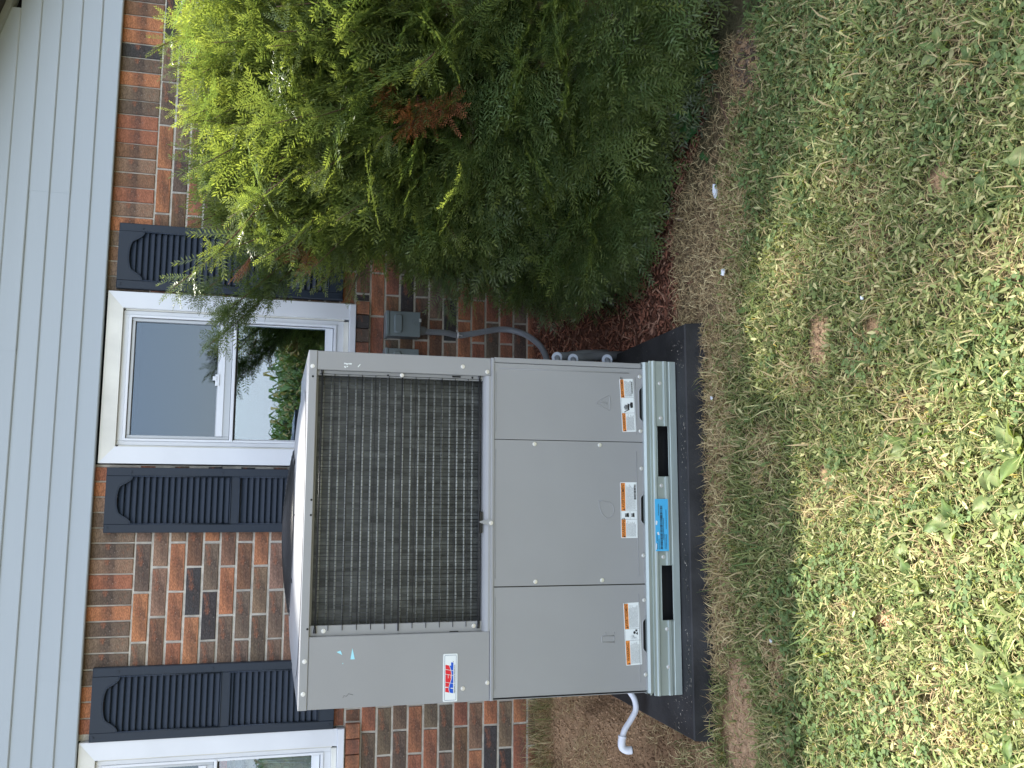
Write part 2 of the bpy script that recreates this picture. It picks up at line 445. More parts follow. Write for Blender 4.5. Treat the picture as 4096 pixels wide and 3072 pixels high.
def spaced(lo, hi, a, b, fine, coarse):
    mid = np.linspace(a, b, fine)
    l = a - (np.geomspace(1, 1 + (a - lo), coarse) - 1)[1:][::-1]
    r = b + (np.geomspace(1, 1 + (hi - b), coarse) - 1)[1:]
    return np.concatenate([l, mid, r])
gx = spaced(-400, 400, -1.6, 2.4, 230, 16); gy = spaced(-400, 60, -3.1, .03, 190, 16)
GX, GY = np.meshgrid(gx, gy); nx, ny = len(gx), len(gy)
Z = gz(GX, GY); Z = np.where(GY > .02, .2, Z)
b_ = bare(GX, GY); mu = mulchm(GX, GY); so_ = soilm(GX, GY); st_ = strawm(GX, GY)
under = np.stack([np.full_like(Z, .105), np.full_like(Z, .095), np.full_like(Z, .052)], -1)
def blend(c, col, m): return c * (1 - m[..., None]) + np.array(col) * m[..., None]
under = blend(under, (.17, .125, .075), st_)
under = blend(under, (.50, .33, .20), b_ * .9)
under = blend(under, (.25, .155, .088), so_)
tan_ = so_ * .7 * smst(.5, .7, fbm(GX, GY, 3.2, 9)); under = blend(under, (.45, .29, .165), tan_)
under = blend(under, (.12, .055, .036), mu)
q = np.arange(nx * ny).reshape(ny, nx)
F = np.stack([q[:-1, :-1], q[:-1, 1:], q[1:, 1:], q[1:, :-1]], -1).reshape(-1, 4)
gm = bpy.data.materials.new('soil_and_thatch'); t, b = nodes(gm)
at = t.nodes.new('ShaderNodeAttribute'); at.attribute_name = 'Col'
n = t.nodes.new('ShaderNodeTexNoise'); n.inputs['Scale'].default_value = 70; n.inputs['Detail'].default_value = 8; n.inputs['Roughness'].default_value = .7
g = t.nodes.new('ShaderNodeTexCoord'); t.links.new(g.outputs['Object'], n.inputs['Vector'])
mr = t.nodes.new('ShaderNodeMapRange'); mr.inputs['From Min'].default_value = .3; mr.inputs['From Max'].default_value = .7; mr.inputs['To Min'].default_value = .55; mr.inputs['To Max'].default_value = 1.4
t.links.new(n.outputs['Fac'], mr.inputs['Value'])
x_ = t.nodes.new('ShaderNodeMix'); x_.data_type = 'RGBA'; x_.blend_type = 'MULTIPLY'; x_.inputs['Factor'].default_value = 1
t.links.new(at.outputs['Color'], x_.inputs['A']); t.links.new(mr.outputs[0], x_.inputs['B']); t.links.new(x_.outputs['Result'], b.inputs['Base Color'])
b.inputs['Roughness'].default_value = .95; b.inputs['Specular IOR Level'].default_value = .1
bp = t.nodes.new('ShaderNodeBump'); bp.inputs['Strength'].default_value = 1; bp.inputs['Distance'].default_value = .012
t.links.new(n.outputs['Fac'], bp.inputs['Height']); t.links.new(bp.outputs[0], b.inputs['Normal'])
ground = npmesh('ground', np.stack([GX.ravel(), GY.ravel(), Z.ravel()], -1), F, gm, under.reshape(-1, 3), smooth=True)
ground['kind'] = 'structure'

# ------------------------------------------------------------------ house
house = empty('brick_house', (0, 0, 0))
tag(house, 'red and brown brick house with pale grey lap siding above and navy shutters', 'house')
C, B = .0677, .203
TOP = 1.95
wall = empty('brick_wall', (0, 0, 0), house)
PAL = dict(o=(.42, .178, .088), r=(.33, .134, .078), b=(.210, .148, .102), d=(.152, .108, .078), k=(.062, .058, .056), m=(.23, .126, .075), n=(.265, .165, .108))
HAND = {}
def setrow(c, u0, s):
    for i, ch in enumerate(s): HAND[(c, round(u0 + i, 1))] = ch
for c, s in {0: 'bdob', 2: 'noor', 4: 'obkb', 6: 'mmbb', 8: 'mnbb'}.items(): setrow(c, 10, s)
for c, s in {1: 'nnm', 3: 'mko', 5: 'mob', 7: 'ond', 9: 'bbn'}.items(): setrow(c, 10.5, s)
setrow(0, -1, 'kbboom'); setrow(1, -.5, 'ddbdm'); setrow(2, 0, 'dbbor'); setrow(3, -.5, 'dkbkd'); setrow(4, 3, 'orr')
for c, s in {14: 'rdd', 16: 'bdb', 18: 'brr', 20: 'rmr', 22: 'okm', 24: 'orr'}.items(): setrow(c, 14, s)
for c, s in {15: 'bmk', 17: 'rrm', 19: 'dbn', 21: 'nok', 23: 'bkk', 25: 'nrb'}.items(): setrow(c, 14.5, s)
WINS = [(.190, .932, 1.07, 2.13), (-1.66, -.915, 1.07, 2.13)]
UPX0, UPX1 = -2.4, 3.3
recs = []       # (area key, mesh builder data, colour)
def jit(a): return random.uniform(-a, a)
def brick_mb(x0, x1, z0, z1, yf=0., yb=.09):
    m = MB(); m.box(x0, x1, yf + jit(.0012), yb, z0, z1, c=.0022)
    v = [Vector(p) for p in m.v]
    m.v = [tuple(p + Vector((jit(.0011), jit(.0008), jit(.0009)))) for p in v]
    return m
def bcol(key=None, low=0):
    ch = HAND.get(key) or random.choices('orbdkmn', (14, 16, 24, 12, 8, 14, 12))[0]
    c = PAL[ch]; f = random.uniform(.88, 1.12)
    return tuple(k * f * random.uniform(.95, 1.05) for k in c)
def cut(x0, x1, z0, z1):
    """pieces of a brick left beside the window openings"""
    for wx0, wx1, wz0, wz1 in WINS:
        if z1 > wz0 + .01 and z0 < wz1 and x1 > wx0 and x0 < wx1:
            o = []
            if x0 < wx0 - .02: o.append((x0, wx0 - .004))
            if x1 > wx1 + .02: o.append((wx1 + .004, x1))
            return o
    return [(x0, x1)]
def in_view(x, z):
    v = Vector((x, 0, z)) - cp; d = v.dot(fw)
    px = 2048 + 3668 * v.dot(dd) / d; py = 3072 - (1536 + 3668 * v.dot(rr) / d)
    return px, py
for c in range(0, 28):
    z1 = TOP - c * C; z0 = z1 - C
    k = -7 if c % 2 == 0 else -6.5
    while True:
        u = k; k += 1
        xr = 2.1 - B * u; xl = xr - B
        if xr < UPX0: break
        if xl > UPX1: continue
        a, b2 = xl + .005, xr - .005
        if c == 13:
            skip = False
            for wx0, wx1, _, _ in WINS:
                if b2 > wx0 - .012 and a < wx1 + .012:
                    skip = True
                    if a < wx0 - .03: recs.append((a, wx0 - .02, z0 + .005, z1 - .005, 0., bcol((c, round(u, 1)))))
                    if b2 > wx1 + .03: recs.append((wx1 + .02, b2, z0 + .005, z1 - .005, 0., bcol((c, round(u, 1)))))
            if skip: continue
        for p0, p1 in cut(a, b2, z0, z1):
            recs.append((p0, p1, z0 + .005, z1 - .005, 0., bcol((c, round(u, 1)))))
# soldier course under the siding
sl = [(-.134 - .0632 * i) for i in range(-1, 8)]
sx = []
x = -.134 + .0632 * 5
while x > -2.3: sx.append((x - .0632, x)); x -= .0632
x = 2.193
sx2 = []
x = 2.193 + .0665 * 14
while x > .93: sx2.append((x - .0665, x)); x -= .0665
lcols = 'rondbdnrdodbddoo'; rcols = 'mookdobdrrmnmrnob'
il = 0
for i, (a, b2) in enumerate(sx):
    if b2 < -.9 and a > -1.66: pass
    if a > -.915 and b2 < .186:
        recs.append((a + .003, b2 - .003, TOP + .003, TOP + .19, 0., tuple(v for v in PAL[lcols[i % 16]])))
    elif b2 < -1.66: recs.append((a + .003, b2 - .003, TOP + .003, TOP + .19, 0., bcol()))
for i, (a, b2) in enumerate(sx2):
    j = i - 13
    recs.append((a + .003, b2 - .003, TOP + .003, TOP + .19, 0., PAL[rcols[j]] if 0 <= j < len(rcols) else bcol()))
# rowlock sills
for wx0, wx1, _, _ in WINS:
    x = wx1 + .012; i = 0
    while x > wx0:
        recs.append((x - .0595, x, TOP - 14 * C + .004, TOP - 13 * C - .004, -.022, PAL['okdrrrnrorr'[i % 11]] if wx1 > 0 else PAL['oroornor'[i % 8]])); x -= .0635; i += 1
def score(r):
    x, z = (r[0] + r[1]) / 2, (r[2] + r[3]) / 2
    px, py = in_view(x, z)
    if not (-60 < px < 4100 and -60 < py < 3130): return 0
    if z < .17: return 0
    if -.62 < x < .66 and z < 1.22: return 0          # behind the unit
    if x > 1.05 and z < 1.55 and not (x < 1.15 and z > .7): return 0   # behind the bush
    if x > 1.5 and z < 1.7: return 0
    return (r[1] - r[0]) * (r[3] - r[2])
order = sorted(range(len(recs)), key=lambda i: -score(recs[i]))
near = [i for i in order[:298] if score(recs[i]) > 0]
ns = set(near)
for i in near:
    x0, x1, z0, z1, yf, c = recs[i]
    o = brick_mb(x0, x1, z0, z1, yf).build('brick', M['brick'], wall)
    o.color = (*c, 1)
fv, ff, fc = [], [], []
for i, r in enumerate(recs):
    if i in ns: continue
    m = brick_mb(*r[:4], r[4]); b0 = len(fv)
    fv += m.v; fc += [r[5]] * len(m.v); ff += [tuple(b0 + k for k in f) for f in m.f]
o = npmesh('brick_mass', np.array(fv), np.array(ff), M['brick_far'], np.array(fc), wall); o['kind'] = 'stuff'
# mortar bed with window openings
m = MB(); yf, yb = .0065, .11
xs = [UPX0, WINS[1][0], WINS[1][1], WINS[0][0], WINS[0][1], UPX1]
for i in range(5):
    if i in (1, 3):
        m.box(xs[i], xs[i + 1], yf, yb, -.1, 1.07)
    else: m.box(xs[i], xs[i + 1], yf, yb, -.1, 2.16)
m.build('mortar', M['mortar'], wall)
# body of the house, rooms behind the windows, roof
m = MB()
m.box(-9, UPX0, .0, 8, -.1, 2.16); m.box(UPX1, UPX1 + .02, .0, 8, -.1, 2.4)
m.box(UPX0, UPX1, 7.9, 8, -.1, 2.4)
m.build('side_wall', M['mortar'], house)
for wx0, wx1, wz0, wz1 in WINS:
    m = MB(); a, b2, c0, c1, y1, y2 = wx0 - .25, wx1 + .25, wz0 - .3, wz1 + .1, .115, 1.9
    m.poly([(a, y2, c0), (b2, y2, c0), (b2, y2, c1), (a, y2, c1)]); m.poly([(a, y1, c0), (a, y2, c0), (a, y2, c1), (a, y1, c1)])
    m.poly([(b2, y1, c0), (b2, y2, c0), (b2, y2, c1), (b2, y1, c1)]); m.poly([(a, y1, c0), (b2, y1, c0), (b2, y2, c0), (a, y2, c0)])
    m.poly([(a, y1, c1), (b2, y1, c1), (b2, y2, c1), (a, y2, c1)])
    m.build('room_wall', M['room'], house)
PK = -3.6; SL = .30
def rake(x): return 2.585 + SL * (2.13 - x) if x > PK else 2.585 + SL * (2.13 - PK) - SL * (PK - x)
roof = empty('roof', (0, 0, 0), house)
m = MB()
for a, b2 in ((PK, 4.1), (-11.3, PK)):
    za, zb = rake(a), rake(b2)
    v = [(a, -.22, za), (b2, -.22, zb), (b2, 8.4, zb), (a, 8.4, za)]
    v += [(p[0], p[1], p[2] + .08) for p in v]
    m.faces(v, [(0, 3, 2, 1), (4, 5, 6, 7), (0, 1, 5, 4), (1, 2, 6, 5), (2, 3, 7, 6), (3, 0, 4, 7)])
m.build('roof_slab', M['roof'], roof)
m = MB()
for a, b2 in ((PK, 4.12), (-11.3, PK)):
    za, zb = rake(a), rake(b2)
    v = [(a, -.245, za - .03), (b2, -.245, zb - .03), (b2, -.222, zb - .03), (a, -.222, za - .03)]
    v += [(p[0], p[1], p[2] + .11) for p in v]
    m.faces(v, [(0, 3, 2, 1), (4, 5, 6, 7), (0, 1, 5, 4), (1, 2, 6, 5), (2, 3, 7, 6), (3, 0, 4, 7)])
m.build('rake_board', M['fascia'], roof)
a, b2 = PK, 3.3
v = [(a, -.062, rake(a) - .026), (b2, -.062, rake(b2) - .026), (b2, -.004, rake(b2) - .026), (a, -.004, rake(a) - .026)]
v += [(p[0], p[1], p[2] + .024) for p in v]
MB().faces(v, [(0, 3, 2, 1), (4, 5, 6, 7), (0, 1, 5, 4), (1, 2, 6, 5), (2, 3, 7, 6), (3, 0, 4, 7)]) and None
m = MB(); m.faces(v, [(0, 3, 2, 1), (4, 5, 6, 7), (0, 1, 5, 4), (1, 2, 6, 5), (2, 3, 7, 6), (3, 0, 4, 7)]); m.build('frieze', M['fascia'], roof)
# siding boards
siding = empty('lap_siding', (0, 0, 0), house)
SP = .0808; Z0 = 2.118
JO = {0: [-.66], 1: [-.66, 2.9], 2: [1.345], 3: [1.345], 4: [.66, -2.2], 5: [-1.5], 6: [1.9]}
for k in range(0, 20):
    za = Z0 + k * SP; zb = za + SP
    xr = 2.13 - (zb - .02 - 2.585) / SL if zb > 2.2 else 3.28
    xr = min(xr, 3.28)
    if xr < PK + .2: break
    xlft = max(-9, 2 * PK - xr)
    cuts = [xlft] + sorted(j for j in JO.get(k, []) if xlft < j < xr) + [xr]
    for i in range(len(cuts) - 1):
        a, b2 = cuts[i], cuts[i + 1]
        if i: a += -.012
        m = MB(); dy = .001 * i
        prof = [(-.038 - dy, za), (-.041 - dy, za + .004), (-.034 - dy, zb + .001), (-.014, zb + .001), (-.014, za)]
        n5 = len(prof)
        vv = [(a, p[0], p[1]) for p in prof] + [(b2, p[0], p[1]) for p in prof]
        m.faces(vv, [tuple(range(n5))[::-1], tuple(range(n5, 2 * n5))] + [(j, (j + 1) % n5, (j + 1) % n5 + n5, j + n5) for j in range(n5)])
        m.build('siding_board', M['siding'], siding)
m = MB(); m.box(-9, 3.28, -.012, .11, 2.142, 2.42); m.build('sheathing', M['siding'], house)
m = MB(); a = -9
m.prism([(PK * 2 - 2.2, 2.42), (2.2, 2.42), (PK, rake(PK) - .02)], -.008, .1); m.build('gable_sheathing', M['siding'], house)

# windows ------------------------------------------------------------
def ringf(mb, x0, x1, z0, z1, wl, wr, wb, wt, y0, y1, c=.0015):
    """four members butted round an opening"""
    mb.box(x0, x0 + wl, y0, y1, z0, z1, c=c); mb.box(x1 - wr, x1, y0, y1, z0, z1, c=c)
    mb.box(x0 + wl, x1 - wr, y0 + .0006, y1, z0, z0 + wb, c=c); mb.box(x0 + wl, x1 - wr, y0 + .0006, y1, z1 - wt, z1, c=c)
def window(x0, x1, z0, z1, second=False):
    w = empty('window', (x0, 0, z0), house)
    for s, nm in ((0, 'l'), (1, 'r')):
        a = x0 if s == 0 else x1 - .070
        m = MB(); zt = z1 - .004
        if s == 0: pts = [(a, z0 + .03), (a + .070, z0 + .03), (a + .070, z1 - .066), (a, zt)]
        else: pts = [(a, z0 + .03), (a + .070, z0 + .03), (a + .070, zt), (a, z1 - .066)]
        m.prism(pts, -.024, .05); m.build('casing', M['white'], w)
        m = MB(); b2 = x0 + .0705 if s == 0 else x1 - .0705 - .006
        m.box(b2, b2 + .006, -.010, .05, z0 + .05, z1 - .075); m.build('trim_bead', M['cream'], w)
    m = MB(); m.prism([(x0 + .070, z1 - .0665), (x1 - .070, z1 - .0665), (x1, z1 - .004), (x0, z1 - .004)], -.0235, .05); m.build('head_casing', M['cream'], w)
    m = MB(); m.box(x0 + .001, x1 - .001, -.030, .05, z0, z0 + .029, c=.002); m.build('sill', M['white'], w)
    m = MB(); m.box(x0 + .08, x1 - .08, -.012, .05, z0 + .030, z0 + .052, c=.002); m.build('sill_step', M['cream'], w)
    a, b2, c0, c1 = x0 + .0775, x1 - .0775, z0 + .0525, z1 - .067
    m = MB(); ringf(m, a, b2, c0, c1, .018, .018, .03, .022, -.004, .055); m.build('outer_frame', M['white'], w)
    a += .0185; b2 -= .0185; c0 += .0305; c1 -= .0225
    m = MB(); ringf(m, a, b2, c0, c1, .010, .010, .012, .012, -.009, .055); m.build('track', M['sash'], w)
    a += .0105; b2 -= .0105; c0 += .0125; c1 -= .0125
    mid = z0 + .527
    # upper: insect screen frame with glass behind
    us = MB(); ringf(us, a, b2, mid + .001, c1, .014, .014, .060, .014, .003, .05); o = us.build('upper_sash', M['alu'], w)
    m = MB(); m.box(a + .015, b2 - .015, -.001, .0025, mid + .030, mid + .056, c=.001); m.build('check_rail', M['sash'], w)
    m = MB(); m.box(a + .012, b2 - .012, .020, .024, mid + .058, c1 - .012); m.build('upper_pane', M['screen'], w)
    xm = a + (b2 - a) * .52
    m = MB(); m.box(xm - .035, xm + .015, -.006, .002, mid + .050, mid + .068, c=.002); m.box(xm - .012, xm + .006, -.009, -.002, mid + .060, mid + .078, c=.002); m.build('sash_latch', M['sash'], w)
    m = MB(); m.box(a - .008, b2 + .008, -.013, .03, mid - .014, mid, c=.002); m.build('meeting_rail', M['sash'], w)
    m = MB(); ringf(m, a, b2, c0, mid - .0145, .006, .006, .036, .006, .018, .055); m.build('lower_sash', M['sash'], w)
    m = MB(); m.box(a + .005, b2 - .005, .030, .034, c0 + .034, mid - .019); m.build('lower_pane', M['pane_far'] if second else M['pane'], w)
    m = MB(); ringf(m, a - .001, b2 + .001, mid + .0005, c1 + .001, .0025, .0025, .002, .0025, -.0005, .002); m.build('screen_edge_line', M['black_wire'], w)  # thin black line round the edge of the upper screen frame
    m = MB(); ringf(m, a, b2, c0 + .001, mid - .0145, .0022, .0022, .002, .006, .0165, .0178); m.build('sash_gap_line', M['black_wire'], w)  # black strip paints the shade in the gap round the lower sash
    return w, (a, b2, c0, mid, c1)
window(.195, .926, 1.067, 2.113)
w2, g2 = window(-1.655, -.9175, 1.072, 2.118, True)
tag(w2, 'white window at the edge of the picture with a red cloth and pale blind inside')
a, b2, c0, mid, c1 = g2
m = MB()
for i in range(9):
    z = c0 + .02 + i * .046
    m.box(a + .02, b2 - .01, .085, .09, z, z + .0455)
m.build('window_blind', M['blind'], w2)
bx('red_curtain', M['redcloth'], w2, a + .02, b2 - .004, .060, .066, mid - .050, mid - .018)
m = MB()
for k in range(14):
    x = a + .05 + .5 * random.random(); z = mid - .07 - .1 * random.random()
    m.tube([(x, .07, z), (x + jit(.06), .065, z + jit(.03)), (x + jit(.1), .07, z + jit(.02))], .008 + .012 * random.random(), 6)
m.build('grey_toy_shape', M['greycloth'], w2)
m = MB(); m.tube([(b2 - .03, .07, c0 + .03), (b2 - .028, .07, mid - .16)], .002, 6); m.tube([(b2 - .05, .07, c0 + .03), (b2 - .03, .07, mid - .16)], .002, 6); m.build('blind_cord', M['white'], w2)

# shutters -----------------------------------------------------------
def shutter(x0, x1, zt, zb, lab):
    s = empty('shutter', (x0, 0, zb), house); s['label'] = lab
    yf, yb = -.030, -.001
    st = .036; xa, xb = x0 + st, x1 - st
    zmid1 = zt - .495; zmid0 = zmid1 - .036; zlow = zb + .066
    sh = zt - .098; pk = zt - .040                    # shoulder and peak of the arched head
    def arch(t):                                      # 0..1 across
        q = abs(2 * t - 1)
        h_ = .45 + .55 * math.sqrt(1 - (q / .75) ** 2) if q < .6 else (.78 * (1 - (q - .6) / .33) ** 1.5 if q < .93 else 0)
        return sh + (pk - sh) * h_
    m = MB()
    m.box(x0, xa, yf, yb, zb, zt, c=.003); m.box(xb, x1, yf, yb, zb, zt, c=.003)
    m.box(xa, xb, yf + .0005, yb, zb, zlow, c=.001); m.box(xa, xb, yf + .0005, yb, zmid0, zmid1, c=.001)
    N = 28
    P = [(xa + (xb - xa) * i / N, arch(i / N)) for i in range(N + 1)]
    for i in range(N):
        (p0, q0), (p1, q1) = P[i], P[i + 1]
        m.faces([(p0, yf + .0005, q0), (p1, yf + .0005, q1), (p1, yf + .0005, zt), (p0, yf + .0005, zt), (p0, yb, q0), (p1, yb, q1), (p1, yb, zt), (p0, yb, zt)],
                [(0, 1, 2, 3), (0, 4, 5, 1), (3, 2, 6, 7)])
    m.build('frame', M['shutter'], s)
    m = MB()
    m.tube([(p, yf - .0005, q - .004) for p, q in P], .0035, 6)
    for (a, b2, c, d) in ((xa, xa, zmid1, sh), (xb, xb, zmid1, sh), (xa, xb, zmid1, zmid1), (xa, xa, zlow, zmid0), (xb, xb, zlow, zmid0), (xa, xb, zlow, zlow), (xa, xb, zmid0, zmid0)):
        m.tube([(a, yf - .0002, c), (b2, yf - .0002, d)], .003, 6)
    m.build('moulding', M['shutter'], s)
    bx('back_panel', M['shutter'], s, xa, xb, -.008, -.001, zlow, sh + .05)
    pitch = .0246
    def louver(x0_, x1_, z):
        m = MB()
        pr = [(-.0265, z + .001), (-.0285, z + .004), (-.0160, z + pitch + .002), (-.0085, z + pitch + .002), (-.0215, z + .001)]
        n5 = len(pr)
        m.faces([(x0_, p[0], p[1]) for p in pr] + [(x1_, p[0], p[1]) for p in pr], [tuple(range(n5))[::-1], tuple(range(n5, 2 * n5))] + [(j, (j + 1) % n5, (j + 1) % n5 + n5, j + n5) for j in range(n5)])
        m.build('louver', M['shutter'], s)
    z = zmid1 + .003
    while z < pk - .01:
        if z + pitch > sh:
            inside = [p for p, q in P if q > z + .012]
            if len(inside) > 3: louver(inside[0], inside[-1], z)
        else: louver(xa + .002, xb - .002, z)
        z += pitch
    z = zlow + .003
    while z + pitch < zmid0 + .012: louver(xa + .002, xb - .002, z); z += pitch
    for fx, fz in ((.018, .985), (-.018, .90), (-.018, .1), (.018, .02), (-.018, .52)):
        x = x0 + .018 if fx > 0 else x1 - .018
        MB().tube([(x, -.034, zb + (zt - zb) * fz), (x, -.029, zb + (zt - zb) * fz)], .0045, 8).build('fixing', M['shutter'], s)
shutter(.940, 1.226, 2.080, 1.128, 'navy louvred shutter half hidden by the yew branches')
shutter(-.091, .178, 2.072, 1.118, 'navy louvred shutter between the window and the bare brick')
shutter(-.917, -.629, 2.078, 1.118, 'navy louvred shutter left of the bare brick, behind the unit\'s corner')

# ------------------------------------------------------------------ composite pad
pad = empty('equipment_pad', ((PADX0 + PADX1) / 2, (PADY0 + PADY1) / 2, 0))
tag(pad, 'black composite pad under the grey packaged unit', 'equipment pad')
m = MB(); t_ = .012
v = [(PADX0, PADY0, PADZ), (PADX1, PADY0, PADZ), (PADX1, PADY1, PADZ), (PADX0, PADY1, PADZ)]
v2 = [(PADX0 - t_, PADY0 - t_, -.06), (PADX1 + t_, PADY0 - t_, -.06), (PADX1 + t_, PADY1 + t_, -.06), (PADX0 - t_, PADY1 + t_, -.06)]
c = .004
vt = [(PADX0 + c, PADY0 + c, PADZ), (PADX1 - c, PADY0 + c, PADZ), (PADX1 - c, PADY1 - c, PADZ), (PADX0 + c, PADY1 - c, PADZ)]
ve = [(p[0], p[1], PADZ - c) for p in v]
m.faces(vt + ve + v2, [(0, 1, 2, 3)] + [(4 + i, 4 + (i + 1) % 4, (i + 1) % 4, i) for i in range(4)] + [(8 + i, 8 + (i + 1) % 4, 4 + (i + 1) % 4, 4 + i) for i in range(4)])
m.build('pad_slab', M['plastic_pad'], pad)
m = MB()
for k in range(3):
    cx = .562; cz = .040 - .0; 
    pts = [(cx - .018 * k + .009 * math.cos(a_), PADY0 - .0065 - .0005, .035 + .009 * math.sin(a_)) for a_ in np.linspace(0, 2 * math.pi, 13)]
    m.tube(pts, .0006, 4)
m.build('embossed_rings', M['plastic_pad'], pad)
# scuffs and grit on the pad
for k in range(5): pass
pv, pf, pc = [], [], []
spots = [(.57, -1.28, .05), (.3, -1.31, .10), (-.2, -1.31, .14), (-.48, -1.31, .08), (-.66, -1.22, .05), (.6, -.95, .05), (-.60, -1.30, .04), (.05, -1.31, .2)]
for cx, cy, r in spots:
    for _ in range(46):
        x = cx + rng.normal(0, r); y = min(-1.275, cy + rng.normal(0, .014)) if abs(cx) < .56 else cy + rng.normal(0, .03)
        if not (PADX0 + .01 < x < PADX1 - .01 and PADY0 + .004 < y < PADY1): continue
        an = rng.uniform(0, 6.28); l = rng.exponential(.0018) + .0004; w_ = rng.uniform(.0003, .0008)
        ca, sa = math.cos(an), math.sin(an); b0 = len(pv)
        for ax, ay, hz in ((-l, -w_, .0005), (l, -w_, .0005), (l, w_, .0015), (-l, w_, .0015)): pv.append((x + ax * ca - ay * sa, y + ax * sa + ay * ca, PADZ + hz))
        pf.append((b0, b0 + 1, b0 + 2, b0 + 3)); g_ = rng.uniform(.12, .45); pc += [(g_, g_ * .93, g_ * .8)] * 4
o = npmesh('pad_grit', np.array(pv), np.array(pf), M['litter'], np.array(pc), pad); o['kind'] = 'stuff'

# ------------------------------------------------------------------ packaged unit
unit = empty('packaged_air_conditioner', (-.04, -.87, PADZ))
tag(unit, 'big grey packaged heating and cooling unit standing on the black pad', 'air conditioner')
YF, YB = -1.25, -.49
XL, XR = -.583, .500
P_ = M['paint']
# carcass
bx('rear_panel', P_, unit, XL + .002, XR - .002, YB - .002, YB, .20, 1.285)
bx('left_side_panel', P_, unit, XL, XL + .002, YF + .003, YB, .20, 1.285)
bx('right_side_panel', P_, unit, XR - .002, XR, YF + .003, YB, .20, 1.285)
bx('inner_floor', M['void'], unit, XL + .004, XR - .004, YF + .02, YB - .003, .70, .714)
bx('inner_wall', M['void'], unit, XL + .21, XL + .214, YF + .02, YB - .003, .72, 1.27)
# upper left panel, corner post
lp = empty('upper_left_panel', (XL, YF, .727), unit)
m = MB(); m.box(XL, -.372, YF, YF + .02, .7275, 1.2842, c=.002); m.build('panel_sheet', P_, lp)
m = MB(); m.box(.441, XR, YF, YF + .02, .7275, 1.2842, c=.002); m.build('corner_post', P_, unit)
for a, b2 in ((.4255, .4405), (-.3715, -.341)):
    m = MB(); m.box(a, b2, YF + .014, YF + .03, .7505, 1.284, c=.0006); m.build('coil_flange', M['paint_lite'], unit)
m = MB(); m.box(-.3405, .425, YF + .03, YF + .034, 1.278, 1.2844); m.build('top_flange', P_, unit)
# top cap and its raised orifice
m = MB(); m.box(XL - .001, XR + .001, YF - .002, YB, 1.2845, 1.311, c=.002); m.build('top_cap', M['paint_lite'], unit)
cx, cy = -.065, -.868; RX, RY = .480, .372
def dome(u):                                          # u: 1 edge .. 0 centre
    return 1.311 + .024 * (1 - max(0, (u - .62) / .38) ** 2.2) if u >= .62 else 1.311 + .024 - .010 * (1 - max(0, (u - .56) / .06))
n_ = 72; rings = [1.0, .985, .95, .9, .84, .78, .72, .66, .62, .59, .56]
vs = []
for u in rings:
    for k in range(n_):
        a_ = 2 * math.pi * k / n_; co, si = math.cos(a_), math.sin(a_)
        f = u if u > .62 else u
        e = 1 / (abs(co) ** 2.6 + abs(si) ** 2.6) ** (1 / 2.6)
        e = e * smst(.6, .95, u) + (1 - smst(.6, .95, u)); rx = RX * u * smst(.6, .95, u) + .33 * u / .62 * .78 * (1 - smst(.6, .95, u))
        ry = RY * u * smst(.6, .95, u) + .33 * u / .62 * .78 * (1 - smst(.6, .95, u))
        vs.append((cx + rx * e * co, cy + ry * e * si, dome(u) + .0015))
fs = [(i * n_ + k, i * n_ + (k + 1) % n_, (i + 1) * n_ + (k + 1) % n_, (i + 1) * n_ + k) for i in range(len(rings) - 1) for k in range(n_)]
m = MB(); m.faces(vs, fs, True); m.build('fan_orifice', M['paint_lite'], unit)
m = MB(); m.poly([(cx + .24 * math.cos(2 * math.pi * k / 40), cy + .24 * math.sin(2 * math.pi * k / 40), 1.3135) for k in range(40)]); m.build('fan_opening', M['void'], unit)
gr = empty('fan_grille', (cx, cy, 1.34), unit)
for k in range(16):
    r = .035 + k * .0158
    zz = 1.338 + .030 * (1 - (r / .285) ** 2)
    m = MB(); m.tube([(cx + r * math.cos(a_), cy + r * math.sin(a_), zz) for a_ in np.linspace(0, 2 * math.pi, 41)], .0018, 5, cap=False); m.build('guard_ring', M['black_wire'], gr)
for k in range(8):
    a_ = math.pi * 2 * k / 8 + .2; m = MB()
    m.tube([(cx + r * math.cos(a_), cy + r * math.sin(a_), 1.3355 + .030 * (1 - (r / .285) ** 2)) for r in np.linspace(.03, .285, 7)], .0025, 5); m.build('guard_spoke', M['black_wire'], gr)
# condenser coil
coil = empty('condenser_coil', (.04, YF + .05, 1.0), unit)
bx('fin_pack', M['coil'], coil, -.350, .438, YF + .052, YF + .09, .73, 1.282)
tb = None
for k in range(21):
    z = .752 + k * .0254
    m = MB(); m.tube([(-.348, YF + .0525, z), (.0, YF + .0520, z + .0005), (.436, YF + .0525, z)], .0034, 6)
    if tb is None: tb = m.build('tube', M['tube'], coil); t0z = z
    else: share(tb, (tb.location.x + off(coil).x, tb.location.y + off(coil).y, tb.location.z + off(coil).z + (z - t0z)))
